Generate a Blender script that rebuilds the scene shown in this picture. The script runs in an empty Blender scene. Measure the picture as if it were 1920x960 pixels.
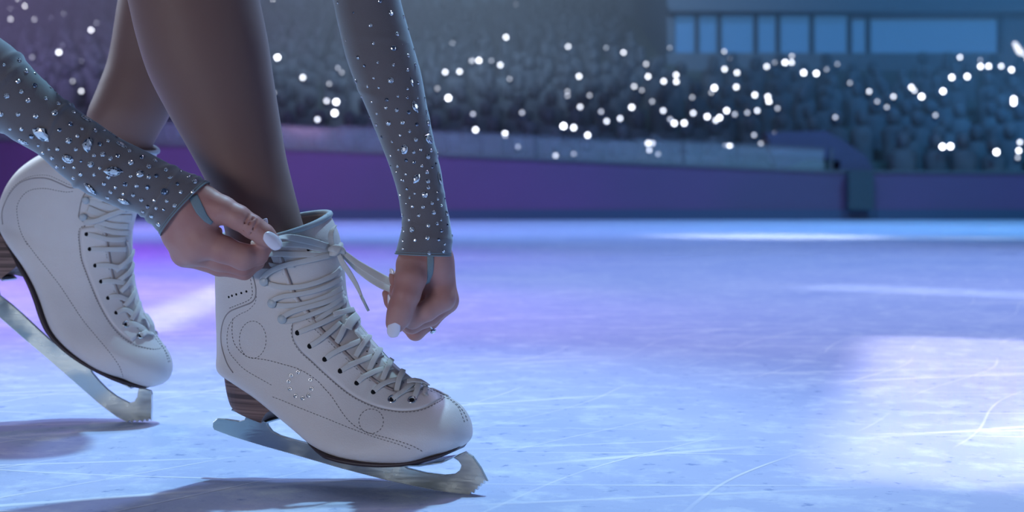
import bpy, bmesh, math, random
import numpy as np
from mathutils import Vector, Matrix, Quaternion
from mathutils.bvhtree import BVHTree

random.seed(7)
sc = bpy.context.scene
COL = sc.collection
F = 2667.0          # focal length in pixels of the 1920 wide frame
H = 0.28            # camera height above the ice
YH = 371.0          # horizon row
CAM = Vector((0, 0, H))

def ray(px, py):
    return Vector(((px - 960) / F, 1.0, -(py - YH) / F))
def P(px, py, d):
    return CAM + ray(px, py) * d
def ice_depth(py):
    return H * F / (py - YH)

# ------------------------------------------------------------------ objects
def tag(o, label=None, cat=None, group=None, kind=None):
    if label: o['label'] = label
    if cat: o['category'] = cat
    if group: o['group'] = group
    if kind: o['kind'] = kind
    return o
def mesh_obj(name, verts, faces, mat=None, parent=None, smooth=True, mats=None, midx=None):
    me = bpy.data.meshes.new(name)
    me.from_pydata([tuple(v) for v in verts], [], [tuple(f) for f in faces])
    me.update()
    o = bpy.data.objects.new(name, me)
    COL.objects.link(o)
    if mats:
        for m in mats: me.materials.append(m)
        if midx is not None: me.polygons.foreach_set('material_index', midx)
    elif mat: me.materials.append(mat)
    if smooth: me.polygons.foreach_set('use_smooth', [True] * len(me.polygons))
    if parent:
        o.parent = parent
        o.matrix_parent_inverse = parent.matrix_world.inverted()
    return o
def fix_normals(o):
    bm = bmesh.new(); bm.from_mesh(o.data)
    bmesh.ops.recalc_face_normals(bm, faces=bm.faces)
    bm.to_mesh(o.data); bm.free()
    return o
def empty(name, loc, label=None, cat=None, group=None):
    o = bpy.data.objects.new(name, None); COL.objects.link(o)
    o.location = loc; o.empty_display_size = .05
    bpy.context.view_layer.update()
    return tag(o, label, cat, group)

class MB:
    """collects vertices and faces for one mesh"""
    def __init__(s): s.v = []; s.f = []; s.m = []
    def add(s, vs, fs, m=0):
        n = len(s.v); s.v += [Vector(v) for v in vs]
        s.f += [tuple(i + n for i in f) for f in fs]; s.m += [m] * len(fs)
    def box(s, x0, x1, y0, y1, z0, z1, m=0):
        vs = [(x, y, z) for x in (x0, x1) for y in (y0, y1) for z in (z0, z1)]
        s.add(vs, [(0,1,3,2),(4,6,7,5),(0,4,5,1),(2,3,7,6),(0,2,6,4),(1,5,7,3)], m)
    def tube(s, pts, r, n=10, cap=True, m=0):
        pts = [Vector(p) for p in pts]; k = len(pts)
        rs = r if hasattr(r, '__len__') else [r] * k
        T = [(pts[min(i + 1, k - 1)] - pts[max(i - 1, 0)]).normalized() for i in range(k)]
        N = T[0].orthogonal().normalized()
        vs = []; fs = []
        for i in range(k):
            N = (N - T[i] * N.dot(T[i])).normalized(); B = T[i].cross(N)
            for j in range(n):
                a = 2 * math.pi * j / n
                vs.append(pts[i] + (N * math.cos(a) + B * math.sin(a)) * rs[i])
        for i in range(k - 1):
            for j in range(n):
                fs.append((i*n+j, i*n+(j+1)%n, (i+1)*n+(j+1)%n, (i+1)*n+j))
        if cap:
            fs.append(tuple(range(n))[::-1]); fs.append(tuple((k-1)*n+j for j in range(n)))
        s.add(vs, fs, m)
    def ribbon(s, pts, nrm, w, th, m=0):
        """flat cord with rounded edges lying along pts with face normals nrm"""
        k = len(pts); ws = w if hasattr(w, '__len__') else [w] * k
        n = 12; vs = []; fs = []
        for i in range(k):
            T = (pts[min(i+1,k-1)] - pts[max(i-1,0)]).normalized()
            N = (nrm[i] - T * nrm[i].dot(T)).normalized(); B = T.cross(N)
            for j in range(n):
                a = 2 * math.pi * j / n
                c, q = math.cos(a), math.sin(a)
                c = math.copysign(abs(c) ** .6, c); q = math.copysign(abs(q) ** .8, q)
                vs.append(pts[i] + B * (c * ws[i] / 2) + N * (q * th / 2 - .12 * th * (1 - abs(c)) * (1 if q > 0 else 0)))
        for i in range(k - 1):
            for j in range(n):
                fs.append((i*n+j, i*n+(j+1)%n, (i+1)*n+(j+1)%n, (i+1)*n+j))
        fs.append(tuple(range(n))[::-1]); fs.append(tuple((k-1)*n+j for j in range(n)))
        s.add(vs, fs, m)
    def dome(s, c, nrm, r, h, n=12, rings=4, m=0):
        nrm = nrm.normalized(); a = nrm.orthogonal().normalized(); b = nrm.cross(a)
        vs = []; fs = []
        for i in range(rings):
            t = i / rings * math.pi / 2
            for j in range(n):
                p = 2 * math.pi * j / n
                vs.append(c + (a*math.cos(p)+b*math.sin(p)) * r * math.cos(t) + nrm * h * math.sin(t))
        vs.append(c + nrm * h)
        for i in range(rings - 1):
            for j in range(n):
                fs.append((i*n+j, i*n+(j+1)%n, (i+1)*n+(j+1)%n, (i+1)*n+j))
        for j in range(n): fs.append(((rings-1)*n+j, (rings-1)*n+(j+1)%n, rings*n))
        fs.append(tuple(range(n))[::-1])
        s.add(vs, fs, m)
    def torus(s, c, nrm, R_, r, n=24, k=8, m=0, sx=1, ax=None):
        nrm = nrm.normalized(); a = (ax or nrm.orthogonal()).normalized(); b = nrm.cross(a)
        vs = []; fs = []
        for i in range(n):
            p = 2*math.pi*i/n; d = a*math.cos(p)*sx + b*math.sin(p); dn = d.normalized()
            for j in range(k):
                q = 2*math.pi*j/k
                vs.append(c + d*R_ + (dn*math.cos(q) + nrm*math.sin(q)) * r)
        for i in range(n):
            for j in range(k):
                fs.append((i*k+j, ((i+1)%n)*k+j, ((i+1)%n)*k+(j+1)%k, i*k+(j+1)%k))
        s.add(vs, fs, m)
    def build(s, name, mat=None, parent=None, smooth=True, mats=None, fix=True):
        o = mesh_obj(name, s.v, s.f, mat, parent, smooth, mats, s.m if mats else None)
        if fix: fix_normals(o)
        return o

def catmull(rows, per):
    """Catmull-Rom interpolation of rows (list of float tuples); per = samples per span"""
    R_ = np.array(rows, float); n = len(R_); out = []
    for i in range(n - 1):
        p0, p1, p2, p3 = R_[max(i-1,0)], R_[i], R_[i+1], R_[min(i+2,n-1)]
        for k in range(per):
            t = k / per
            out.append(.5*((2*p1)+(-p0+p2)*t+(2*p0-5*p1+4*p2-p3)*t*t+(-p0+3*p1-3*p2+p3)*t**3))
    out.append(R_[-1])
    return np.array(out)
def smooth_line(pts, n=24):
    c = catmull([tuple(p) for p in pts], 12)
    seg = np.r_[0, np.cumsum(np.linalg.norm(np.diff(c, axis=0), axis=1))]
    q = np.linspace(0, seg[-1], n)
    return np.array([np.interp(q, seg, c[:, i]) for i in range(c.shape[1])]).T

# ------------------------------------------------------------------ materials
def nodes(name):
    m = bpy.data.materials.new(name); m.use_nodes = True
    nt = m.node_tree; b = nt.nodes['Principled BSDF']
    return m, nt, b
def N(nt, t, **kw):
    n = nt.nodes.new(t)
    for k, v in kw.items():
        if k in n.inputs.keys() if hasattr(n.inputs, 'keys') else False: n.inputs[k].default_value = v
        else: setattr(n, k, v)
    return n
def simple(name, col, rough=.5, metal=0, spec=.5, **kw):
    m, nt, b = nodes(name)
    b.inputs['Base Color'].default_value = (*col, 1); b.inputs['Roughness'].default_value = rough
    b.inputs['Metallic'].default_value = metal; b.inputs['Specular IOR Level'].default_value = spec
    for k, v in kw.items(): b.inputs[k.replace('_', ' ')].default_value = v
    return m
def bumpy(m, scale, strength, dist=.0005, kind='noise', detail=4, coord='Object', sx=(1,1,1)):
    nt = m.node_tree; b = nt.nodes['Principled BSDF']
    tc = nt.nodes.new('ShaderNodeTexCoord'); mp = nt.nodes.new('ShaderNodeMapping')
    mp.inputs['Scale'].default_value = sx
    nt.links.new(tc.outputs[coord], mp.inputs[0])
    t = nt.nodes.new('ShaderNodeTexNoise' if kind == 'noise' else 'ShaderNodeTexVoronoi' if kind == 'voronoi' else 'ShaderNodeTexWave')
    t.inputs['Scale'].default_value = scale
    if 'Detail' in t.inputs: t.inputs['Detail'].default_value = detail
    nt.links.new(mp.outputs[0], t.inputs['Vector'])
    bu = nt.nodes.new('ShaderNodeBump'); bu.inputs['Strength'].default_value = strength; bu.inputs['Distance'].default_value = dist
    nt.links.new(t.outputs['Distance' if kind == 'voronoi' else 0], bu.inputs['Height'])
    if b.inputs['Normal'].links: nt.links.new(b.inputs['Normal'].links[0].from_socket, bu.inputs['Normal'])
    nt.links.new(bu.outputs[0], b.inputs['Normal'])
    return m
def mottled(m, c1, c2, scale, detail=4, sx=(1,1,1), lo=.35, hi=.65, coord='Object'):
    nt = m.node_tree; b = nt.nodes['Principled BSDF']
    tc = nt.nodes.new('ShaderNodeTexCoord'); mp = nt.nodes.new('ShaderNodeMapping'); mp.inputs['Scale'].default_value = sx
    nt.links.new(tc.outputs[coord], mp.inputs[0])
    t = nt.nodes.new('ShaderNodeTexNoise'); t.inputs['Scale'].default_value = scale; t.inputs['Detail'].default_value = detail
    nt.links.new(mp.outputs[0], t.inputs['Vector'])
    r = nt.nodes.new('ShaderNodeValToRGB'); r.color_ramp.elements[0].position = lo; r.color_ramp.elements[1].position = hi
    r.color_ramp.elements[0].color = (*c1, 1); r.color_ramp.elements[1].color = (*c2, 1)
    nt.links.new(t.outputs[0], r.inputs[0]); nt.links.new(r.outputs[0], b.inputs['Base Color'])
    return m

MAT = {}
m = MAT['leather'] = simple('white_leather', (.66, .625, .615), .42, 0, .45)
mottled(m, (.63,.595,.585), (.70,.66,.65), 9, 5)
bumpy(m, 900, .22, .0006, 'voronoi'); bumpy(m, 30, .25, .0015)
MAT['lining'] = bumpy(simple('tan_lining', (.42, .33, .30), .8), 700, .3)
MAT['tongue'] = bumpy(simple('tongue_leather', (.52, .48, .47), .55), 700, .2)
MAT['binding'] = bumpy(simple('grey_binding', (.40, .46, .50), .7), 1200, .4)
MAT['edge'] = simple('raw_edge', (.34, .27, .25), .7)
MAT['lace'] = bumpy(simple('lace_cotton', (.60, .59, .575), .85, 0, .2), 1800, .5, .0004)
MAT['thread'] = simple('thread', (.20, .18, .18), .8)
MAT['groove'] = simple('seam_edge', (.33, .30, .30), .7)
MAT['hole'] = simple('eyelet_hole', (.012, .012, .014), .9, 0, .1)
MAT['steel'] = simple('eyelet_steel', (.62, .64, .66), .22, 1)
MAT['hook'] = simple('painted_hook', (.46, .50, .52), .35)
MAT['sole'] = simple('dark_sole', (.045, .03, .035), .45)
m = MAT['blade'] = simple('blade_steel', (.36, .42, .43), .15, 1)
bumpy(m, 60, .08, .001, 'noise', 8, sx=(1, 1, 6)); bumpy(m, 400, .04, .0003)
nt_ = m.node_tree; b_ = nt_.nodes['Principled BSDF']
tc_ = nt_.nodes.new('ShaderNodeTexCoord'); t_ = nt_.nodes.new('ShaderNodeTexNoise'); t_.inputs['Scale'].default_value = 22; t_.inputs['Detail'].default_value = 8
mr_ = nt_.nodes.new('ShaderNodeMapRange'); mr_.inputs[1].default_value = .35; mr_.inputs[2].default_value = .7; mr_.inputs[3].default_value = .07; mr_.inputs[4].default_value = .34
nt_.links.new(tc_.outputs['Object'], t_.inputs['Vector']); nt_.links.new(t_.outputs[0], mr_.inputs[0]); nt_.links.new(mr_.outputs[0], b_.inputs['Roughness'])
MAT['blade_edge'] = simple('blade_glint_edge', (.82, .87, .88), .32, .65)  # paler than the blade: the bright rim highlight is put into the colour
m, nt, b = nodes('stacked_wood'); MAT['wood'] = m
tc = nt.nodes.new('ShaderNodeTexCoord'); mp = nt.nodes.new('ShaderNodeMapping')
mp.inputs['Rotation'].default_value = (0, math.radians(-22), 0); mp.inputs['Scale'].default_value = (6, 6, 320)
nt.links.new(tc.outputs['Object'], mp.inputs[0])
t = nt.nodes.new('ShaderNodeTexNoise'); t.inputs['Scale'].default_value = 1.0; t.inputs['Detail'].default_value = 4
nt.links.new(mp.outputs[0], t.inputs['Vector'])
r = nt.nodes.new('ShaderNodeValToRGB'); r.color_ramp.elements[0].position = .36; r.color_ramp.elements[1].position = .64
r.color_ramp.elements[0].color = (.06, .028, .024, 1); r.color_ramp.elements[1].color = (.24, .14, .12, 1)
nt.links.new(t.outputs[0], r.inputs[0]); nt.links.new(r.outputs[0], b.inputs['Base Color']); b.inputs['Roughness'].default_value = .5
bu = nt.nodes.new('ShaderNodeBump'); bu.inputs['Strength'].default_value = .3; bu.inputs['Distance'].default_value = .0006
nt.links.new(t.outputs[0], bu.inputs['Height']); nt.links.new(bu.outputs[0], b.inputs['Normal'])

m = MAT['skin'] = simple('skin', (.42, .24, .21), .5, 0, .35)
mottled(m, (.44,.205,.18), (.50,.27,.235), 28, 4)
m.node_tree.nodes['Principled BSDF'].inputs['Subsurface Weight'].default_value = .12
m.node_tree.nodes['Principled BSDF'].inputs['Subsurface Radius'].default_value = (.012, .004, .003)
bumpy(m, 260, .12, .0006)
m = MAT['tights'] = simple('skin_tone_tights', (.205, .122, .105), .55, 0, .3)
m.node_tree.nodes['Principled BSDF'].inputs['Sheen Weight'].default_value = .25
m.node_tree.nodes['Principled BSDF'].inputs['Sheen Tint'].default_value = (.8, .7, .75, 1)
MAT['nail'] = simple('nail_polish', (.80, .76, .84), .16, 0, .6)
m = MAT['sleeve'] = simple('mesh_fabric', (.19, .20, .225), .75, 0, .2)
bs = m.node_tree.nodes['Principled BSDF']
bs.inputs['Sheen Weight'].default_value = .8; bs.inputs['Sheen Roughness'].default_value = .35; bs.inputs['Sheen Tint'].default_value = (.75, .88, .95, 1)
bumpy(m, 1500, .5, .0003, 'voronoi')
# sheer net: seen square-on the skin shows through, at a glancing angle the threads close up
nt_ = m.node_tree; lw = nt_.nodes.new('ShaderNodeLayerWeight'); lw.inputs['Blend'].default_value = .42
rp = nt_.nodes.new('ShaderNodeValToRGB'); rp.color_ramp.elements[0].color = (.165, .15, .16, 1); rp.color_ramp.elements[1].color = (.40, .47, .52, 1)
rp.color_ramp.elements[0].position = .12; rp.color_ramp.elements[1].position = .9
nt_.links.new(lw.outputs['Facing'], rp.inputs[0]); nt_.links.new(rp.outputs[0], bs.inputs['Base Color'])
MAT['hem'] = bumpy(simple('hem_elastic', (.20, .27, .30), .8), 1500, .6, .0004)
MAT['crystal'] = simple('crystal', (.88, .93, .95), .16, .55, .9)
MAT['crystal_dark_reflection'] = simple('crystal_dark_reflection', (.16, .18, .22), .08, 1)  # dark reflections of the facets, put into the colour
MAT['mirror_crystal'] = simple('mirror_crystal', (.95, .97, 1), .04, 1)
MAT['setting'] = simple('crystal_back', (.05, .055, .065), .35, .6)
# ================================================================== the arena
def emit(name, col, st):
    m, nt, b = nodes(name)
    b.inputs['Base Color'].default_value = (*col, 1)
    b.inputs['Emission Color'].default_value = (*col, 1); b.inputs['Emission Strength'].default_value = st
    return m
# ice -------------------------------------------------------------
m, nt, b = nodes('ice'); MAT['ice'] = m
tc = nt.nodes.new('ShaderNodeTexCoord')
def noise_at(scale, detail, sx=(1,1,1), rot=0, rough=.5):
    mp = nt.nodes.new('ShaderNodeMapping'); mp.inputs['Scale'].default_value = sx; mp.inputs['Rotation'].default_value = (0,0,rot)
    nt.links.new(tc.outputs['Object'], mp.inputs[0])
    t = nt.nodes.new('ShaderNodeTexNoise'); t.inputs['Scale'].default_value = scale; t.inputs['Detail'].default_value = detail
    t.inputs['Roughness'].default_value = rough
    nt.links.new(mp.outputs[0], t.inputs['Vector']); return t.outputs[0]
def ramp(sock, stops):
    r = nt.nodes.new('ShaderNodeValToRGB'); e = r.color_ramp.elements
    e[0].position, e[0].color = stops[0][0], (*stops[0][1], 1); e[1].position, e[1].color = stops[-1][0], (*stops[-1][1], 1)
    for p, c in stops[1:-1]:
        x = e.new(p); x.color = (*c, 1)
    nt.links.new(sock, r.inputs[0]); return r.outputs[0]
def mixc(f, a, b_, mode='MIX'):
    x = nt.nodes.new('ShaderNodeMix'); x.data_type = 'RGBA'; x.blend_type = mode
    if isinstance(f, float): x.inputs[0].default_value = f
    else: nt.links.new(f, x.inputs[0])
    for s_, v in ((6, a), (7, b_)):
        if isinstance(v, tuple): x.inputs[s_].default_value = (*v, 1)
        else: nt.links.new(v, x.inputs[s_])
    return x.outputs[2]
base = ramp(noise_at(3.2, 6), [(.3, (.46, .53, .76)), (.7, (.58, .63, .82))])
fleck = ramp(noise_at(46, 5, (1, 1, 1), 0, .6), [(.30, (0,0,0)), (.40, (1,1,1))])
c = mixc(fleck, (.27, .35, .60), base)
frost = ramp(noise_at(17, 7, (1, 1, 1), .4, .65), [(.50, (0,0,0)), (.72, (1,1,1))])
c = mixc(frost, c, (.74, .80, .90))
def scratches(scale, rot, w, dist, dsc):
    mp = nt.nodes.new('ShaderNodeMapping'); mp.inputs['Rotation'].default_value = (0,0,rot)
    nt.links.new(tc.outputs['Object'], mp.inputs[0])
    t = nt.nodes.new('ShaderNodeTexWave'); t.inputs['Scale'].default_value = scale; t.inputs['Distortion'].default_value = dist
    t.inputs['Detail Scale'].default_value = dsc; t.inputs['Detail'].default_value = 1
    nt.links.new(mp.outputs[0], t.inputs['Vector'])
    return ramp(t.outputs[1] if len(t.outputs) > 1 else t.outputs[0], [(1 - w, (0,0,0)), (1 - w/3, (1,1,1))])
sc_all = None
for (s_, ro, w, di, ds) in ((1.1, 1.45, .0012, 5, .35), (1.7, 1.75, .0009, 6, .5), (.8, 1.2, .0008, 7, .3), (2.3, .5, .0007, 8, .4)):
    q = scratches(s_, ro, w, di, ds)
    sc_all = q if sc_all is None else mixc(1.0, sc_all, q, 'ADD')
brk = ramp(noise_at(1.9, 3), [(.45, (0,0,0)), (.6, (1,1,1))])
sc_all = mixc(1.0, sc_all, brk, 'MULTIPLY')
c = mixc(sc_all, c, (.86, .88, .95))
nt.links.new(c, b.inputs['Base Color'])
rr = ramp(noise_at(9, 6), [(.35, (.26,)*3), (.65, (.48,)*3)]); nt.links.new(rr, b.inputs['Roughness'])
b.inputs['Specular IOR Level'].default_value = 0
gl = nt.nodes.new('ShaderNodeBsdfGlossy'); gl.inputs['Roughness'].default_value = .28; mx = nt.nodes.new('ShaderNodeMixShader'); mx.inputs[0].default_value = .07
out = [q for q in nt.nodes if q.type == 'OUTPUT_MATERIAL'][0]
nt.links.new(b.outputs[0], mx.inputs[1]); nt.links.new(gl.outputs[0], mx.inputs[2]); nt.links.new(mx.outputs[0], out.inputs[0])
bu = nt.nodes.new('ShaderNodeBump'); bu.inputs['Strength'].default_value = .55; bu.inputs['Distance'].default_value = .004
nt.links.new(noise_at(38, 7, (1,1,1), 0, .6), bu.inputs['Height'])
bu2 = nt.nodes.new('ShaderNodeBump'); bu2.inputs['Strength'].default_value = .6; bu2.inputs['Distance'].default_value = .003
nt.links.new(sc_all, bu2.inputs['Height']); nt.links.new(bu.outputs[0], bu2.inputs['Normal'])
nt.links.new(bu2.outputs[0], b.inputs['Normal'])
mb = MB(); mb.box(-16, 16, -6, 20.5, -.2, 0)
tag(mb.build('floor', MAT['ice'], smooth=False), kind='structure')
# boards ----------------------------------------------------------
def wallx(px, y): return (px - 960) / F * y
YB = 18.2
MAT['board'] = mottled(simple('purple_boards', (.20, .13, .34), .55), (.105,.085,.165), (.16,.085,.215), .35, 2)
MAT['kick'] = simple('kick_strip', (.05, .09, .16), .5)
MAT['rail'] = simple('board_rail', (.10, .14, .16), .4)
m, nt, b = nodes('rink_glass'); MAT['glass'] = m
b.inputs['Base Color'].default_value = (.55, .68, .70, 1); b.inputs['Roughness'].default_value = .12; b.inputs['Alpha'].default_value = .22
tops = [(-14, 1.12), (-7, 1.02), (-4, .93), (-2.2, .86), (1.6, .70), (4.0, .60), (6.8, .585), (14, .58)]
mb = MB(); mk = MB(); mr = MB(); mg = MB()
for (xa, za), (xb, zb) in zip(tops[:-1], tops[1:]):
    def prism(mm, z0a, z0b, z1a, z1b, y0, y1):
        vs = [(xa,y0,z0a),(xb,y0,z0b),(xb,y0,z1b),(xa,y0,z1a),(xa,y1,z0a),(xb,y1,z0b),(xb,y1,z1b),(xa,y1,z1a)]
        mm.add(vs, [(0,1,2,3),(7,6,5,4),(0,4,5,1),(3,2,6,7),(0,3,7,4),(1,5,6,2)])
    prism(mb, .0, .0, za, zb, YB, YB + .12)
    prism(mk, .0, .0, .13, .13, YB - .02, YB)
    prism(mr, za, zb, za + .035, zb + .035, YB - .03, YB + .15)
    if xb <= 4.1: prism(mg, za + .035, zb + .035, za + .33, zb + .30, YB + .05, YB + .065)
tag(mb.build('wall_back', MAT['board'], smooth=False), kind='structure')
tag(mk.build('trim_1', MAT['kick'], smooth=False), kind='structure')
tag(mr.build('trim_2', MAT['rail'], smooth=False), kind='structure')
g = tag(mg.build('window_1', MAT['glass'], smooth=False), kind='structure')
mp_ = MB()
for x in np.arange(-13, 4.2, 1.9):
    z = np.interp(x, [t[0] for t in tops], [t[1] for t in tops])
    mp_.box(x - .012, x + .012, YB + .03, YB + .08, z, z + .32)
for (xa, za), (xb, zb) in zip(tops[:-1], tops[1:]):
    if xb <= 4.1:
        vs = [(xa,YB+.04,za+.325),(xb,YB+.04,zb+.295),(xb,YB+.04,zb+.32),(xa,YB+.04,za+.35),(xa,YB+.08,za+.325),(xb,YB+.08,zb+.295),(xb,YB+.08,zb+.32),(xa,YB+.08,za+.35)]
        mp_.add(vs, [(0,1,2,3),(7,6,5,4),(0,4,5,1),(3,2,6,7),(0,3,7,4),(1,5,6,2)])
tag(mp_.build('trim_3', MAT['rail'], smooth=False), kind='structure')

# stands ----------------------------------------------------------
def stand_z(y): return .62 + .25 * (y - 19.0)
MAT['concrete'] = mottled(simple('stand_concrete', (.10, .15, .16), .85), (.06,.10,.11), (.12,.17,.17), 1.4, 5)
mb = MB()
k = 0
for y in np.arange(18.6, 37.4, .8):
    x1 = 3.35 if y > 28.6 else 17
    mb.box(-17, x1, y, y + .8, -.2, stand_z(y + .4) - .22)
tag(mb.build('floor_stands', MAT['concrete'], smooth=False), kind='structure')
# spectators: dark, far out of focus rows nobody could count
MAT['crowd'] = mottled(simple('hazed_clothing', (.08,.1,.14), .9), (.10,.12,.15), (.18,.21,.245), 2.3, 3, lo=.35, hi=.8)  # lighter, bluish, low contrast: distance haze painted into the clothing colour
rs = random.Random(3); mb = MB()
for y in np.arange(19.0, 37.2, .8):
    hx = .42 * y + 1.2
    x = -hx
    while x < hx:
        if (not (y > 26.7 and x > 2.6)) and rs.random() < .86 and not (2.9 < x < 5.1 and y < 20.4):
            z = stand_z(y) - .22; w = rs.uniform(.17, .23); hgt = rs.uniform(.42, .55); dx = rs.uniform(-.05, .05)
            yy = y + rs.uniform(-.08, .08)
            vs = []
            for (zz, ww, dd) in ((0, .95, .16), (.22, .85, .15), (hgt * .85, 1.0, .12), (hgt, .45, .07)):
                for q in range(6):
                    a = q * math.pi / 3
                    vs.append((x + dx + w * ww * math.cos(a), yy + dd * math.sin(a), z + zz))
            fs = [(i*6+q, i*6+(q+1)%6, (i+1)*6+(q+1)%6, (i+1)*6+q) for i in range(3) for q in range(6)]
            mb.add(vs, fs)
            c0 = (x + dx, yy, z + hgt + .12); vs = []
            for i, (zz, rr_) in enumerate(((-.13, .03), (-.07, .09), (.03, .1), (.11, .06))):
                for q in range(6):
                    a = q * math.pi / 3; vs.append((c0[0] + rr_*math.cos(a), c0[1] + rr_*math.sin(a), c0[2] + zz))
            fs = [(i*6+q, i*6+(q+1)%6, (i+1)*6+(q+1)%6, (i+1)*6+q) for i in range(3) for q in range(6)] + [(18,19,20,21,22,23)]
            mb.add(vs, fs)
        x += rs.uniform(.38, .5)
tag(mb.build('crowd', MAT['crowd'], fix=False), 'dark seated crowd filling the stands beyond the rink boards', 'crowd', kind='stuff')

# back walls and the press box ------------------------------------
MAT['hall'] = mottled(simple('hall_wall', (.24, .32, .42), .9), (.20,.28,.38), (.27,.34,.42), .12, 2)
mb = MB(); mb.box(-20, 3.4, 37.4, 37.7, -.2, 12)
tag(mb.build('wall_far', MAT['hall'], smooth=False), kind='structure')
MAT['pane'] = emit('press_box_glow', (.05, .19, .44), .95)
MAT['pane_dim'] = emit('lounge_glow', (.13, .24, .36), .35)
MAT['frame'] = simple('dark_frame', (.05, .08, .13), .6)
YP = 29.0
def bx(px): return (px - 960) / F * YP
def bz(py): return H + (YH - py) / F * YP
mb = MB()
mb.box(bx(1252), 16, YP + .12, YP + .5, bz(112) - 3.5, bz(98))          # wall under the windows
mb.box(bx(1252), 16, YP + .12, YP + .5, bz(27), 12)
mb.box(bx(1252), bx(1266), YP + .12, YP + .5, bz(98), bz(27))
mb.box(bx(1882), 16, YP + .12, YP + .5, bz(98), bz(27))
mb.box(bx(1252), 16, YP - .25, YP + .5, bz(24), bz(14))                 # eaves
mb.box(bx(1252), bx(1252) + .3, YP + .5, YP + 9, -.2, 12)
tag(mb.build('wall_press_box', MAT['hall'], smooth=False), kind='structure')
cuts = [1267, 1309, 1351, 1420, 1462, 1526, 1597, 1632, 1881]
for i, (a, b_) in enumerate(zip(cuts[:-1], cuts[1:])):
    mb = MB(); mb.box(bx(a) + .03, bx(b_) - .03, YP + .3, YP + .33, bz(98), bz(27) if i < 6 else bz(33))
    w = tag(mb.build('window_%d' % (i + 2), MAT['pane'], smooth=False), kind='structure')
    mb = MB(); mb.box(bx(b_) - .035, bx(b_) + .035, YP + .1, YP + .4, bz(99), bz(26))
    mb.build('frame', MAT['frame'], w, smooth=False)
# dim glazed gallery running away along the left of the hall
for i, (a, b_, t0, t1, q0, q1) in enumerate(((640,752,-40,-30,-14,-5),(760, 806, -30, -24, -4, 0), (818, 876, -22, -14, 8, 16), (884, 948, -12, -4, 18, 28), (1002, 1068, 12, 22, 38, 50), (1076, 1116, 24, 30, 50, 56), (1122, 1196, 32, 42, 58, 70))):
    Y0 = 37.3
    p = [P(a, t0, Y0), P(b_, t1, Y0), P(b_, q1, Y0), P(a, q0, Y0)]
    mb = MB(); mb.add(p + [v + Vector((0, .06, 0)) for v in p], [(0,1,2,3),(7,6,5,4),(0,4,5,1),(3,2,6,7),(0,3,7,4),(1,5,6,2)])
    tag(mb.build('window_%d' % (i + 11), MAT['pane_dim'], smooth=False), kind='structure')
# entrance in the stands: solid side wall with sloping top and a dark gate beside it
YV = 18.0
def vx(px): return (px - 960) / F * YV
def vz(py): return H + (YH - py) / F * YV
MAT['portal'] = simple('entrance_wall', (.09, .10, .18), .7)
MAT['gate'] = simple('dark_gate', (.04, .075, .09), .6)
pts = [(1470, 318), (1448, 246), (1560, 242), (1598, 262), (1640, 292), (1656, 318), (1656, 396), (1638, 396), (1638, 318), (1590, 318), (1590, 300), (1530, 296)]
v0 = [Vector((vx(a), 18.42, vz(b_))) for a, b_ in pts]; v1 = [v + Vector((0, .44, 0)) for v in v0]
n = len(pts)
bm = bmesh.new(); a_ = [bm.verts.new(v) for v in v0]; c_ = [bm.verts.new(v) for v in v1]
bm.faces.new(a_); bm.faces.new(c_[::-1])
for i in range(n): bm.faces.new((a_[i], c_[i], c_[(i+1)%n], a_[(i+1)%n]))
bmesh.ops.recalc_face_normals(bm, faces=bm.faces); bmesh.ops.triangulate(bm, faces=bm.faces)
me = bpy.data.meshes.new('wall_entrance'); bm.to_mesh(me); bm.free(); me.materials.append(MAT['portal'])
o = bpy.data.objects.new('wall_entrance', me); COL.objects.link(o); tag(o, kind='structure')
mb = MB(); mb.box(vx(1591), vx(1638), 17.98, 18.1, .13, vz(320))
tag(mb.build('door_1', MAT['gate'], smooth=False), kind='structure')

# phone and camera lights held up in the stands ---------------------
L = []
def add(lst, ox, oy, s):
    for x, y, b_ in lst: L.append((ox + x / s, oy + y / s, b_))
add([(30,330,.6),(40,393,.7),(118,417,.7),(180,385,.8),(181,419,.9),(8,462,.3),(60,519,.4),(115,565,.6),(150,608,.3),(171,628,.7),(220,627,.7),(265,577,.6),(335,595,.8),(397,600,.7),(378,614,.6),(432,565,.7),(473,583,.3),(535,575,.4),(585,565,.6),(260,498,.3),(371,450,1),(355,474,.4),(420,267,.6),(448,303,.2),(148,248,.4),(422,356,.9),(484,374,.9),(480,446,.9),(573,486,.8),(638,495,.9),(643,518,.9),(632,343,.8),(672,322,.5),(724,322,1),(757,322,.9),(758,290,.6),(817,374,1),(880,377,1),(932,357,.4),(985,330,.3),(1048,425,.4),(1144,468,.6),(1184,519,.5),(1232,547,.5),(1265,494,.6),(1355,447,.8),(1370,464,.6),(1406,494,1),(1513,467,1),(1557,397,1),(1634,393,1),(1598,296,.8),(1700,310,.5),(1701,342,1),(1741,341,1),(1804,341,.7),(1855,359,1),(1866,507,1),(1866,525,1),(1510,745,1),(1550,743,1),(1780,772,1),(1891,765,.9),(1897,723,.6),(1886,800,.3),(673,682,.8),(569,687,.4),(603,730,.3),(447,736,1),(425,736,.5),(40,728,.8),(62,728,.6),(46,762,.6),(90,782,.3),(975,598,.4),(1475,588,.3),(686,553,.3),(795,765,.3)], 1200, 0, 2.6667)
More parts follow.
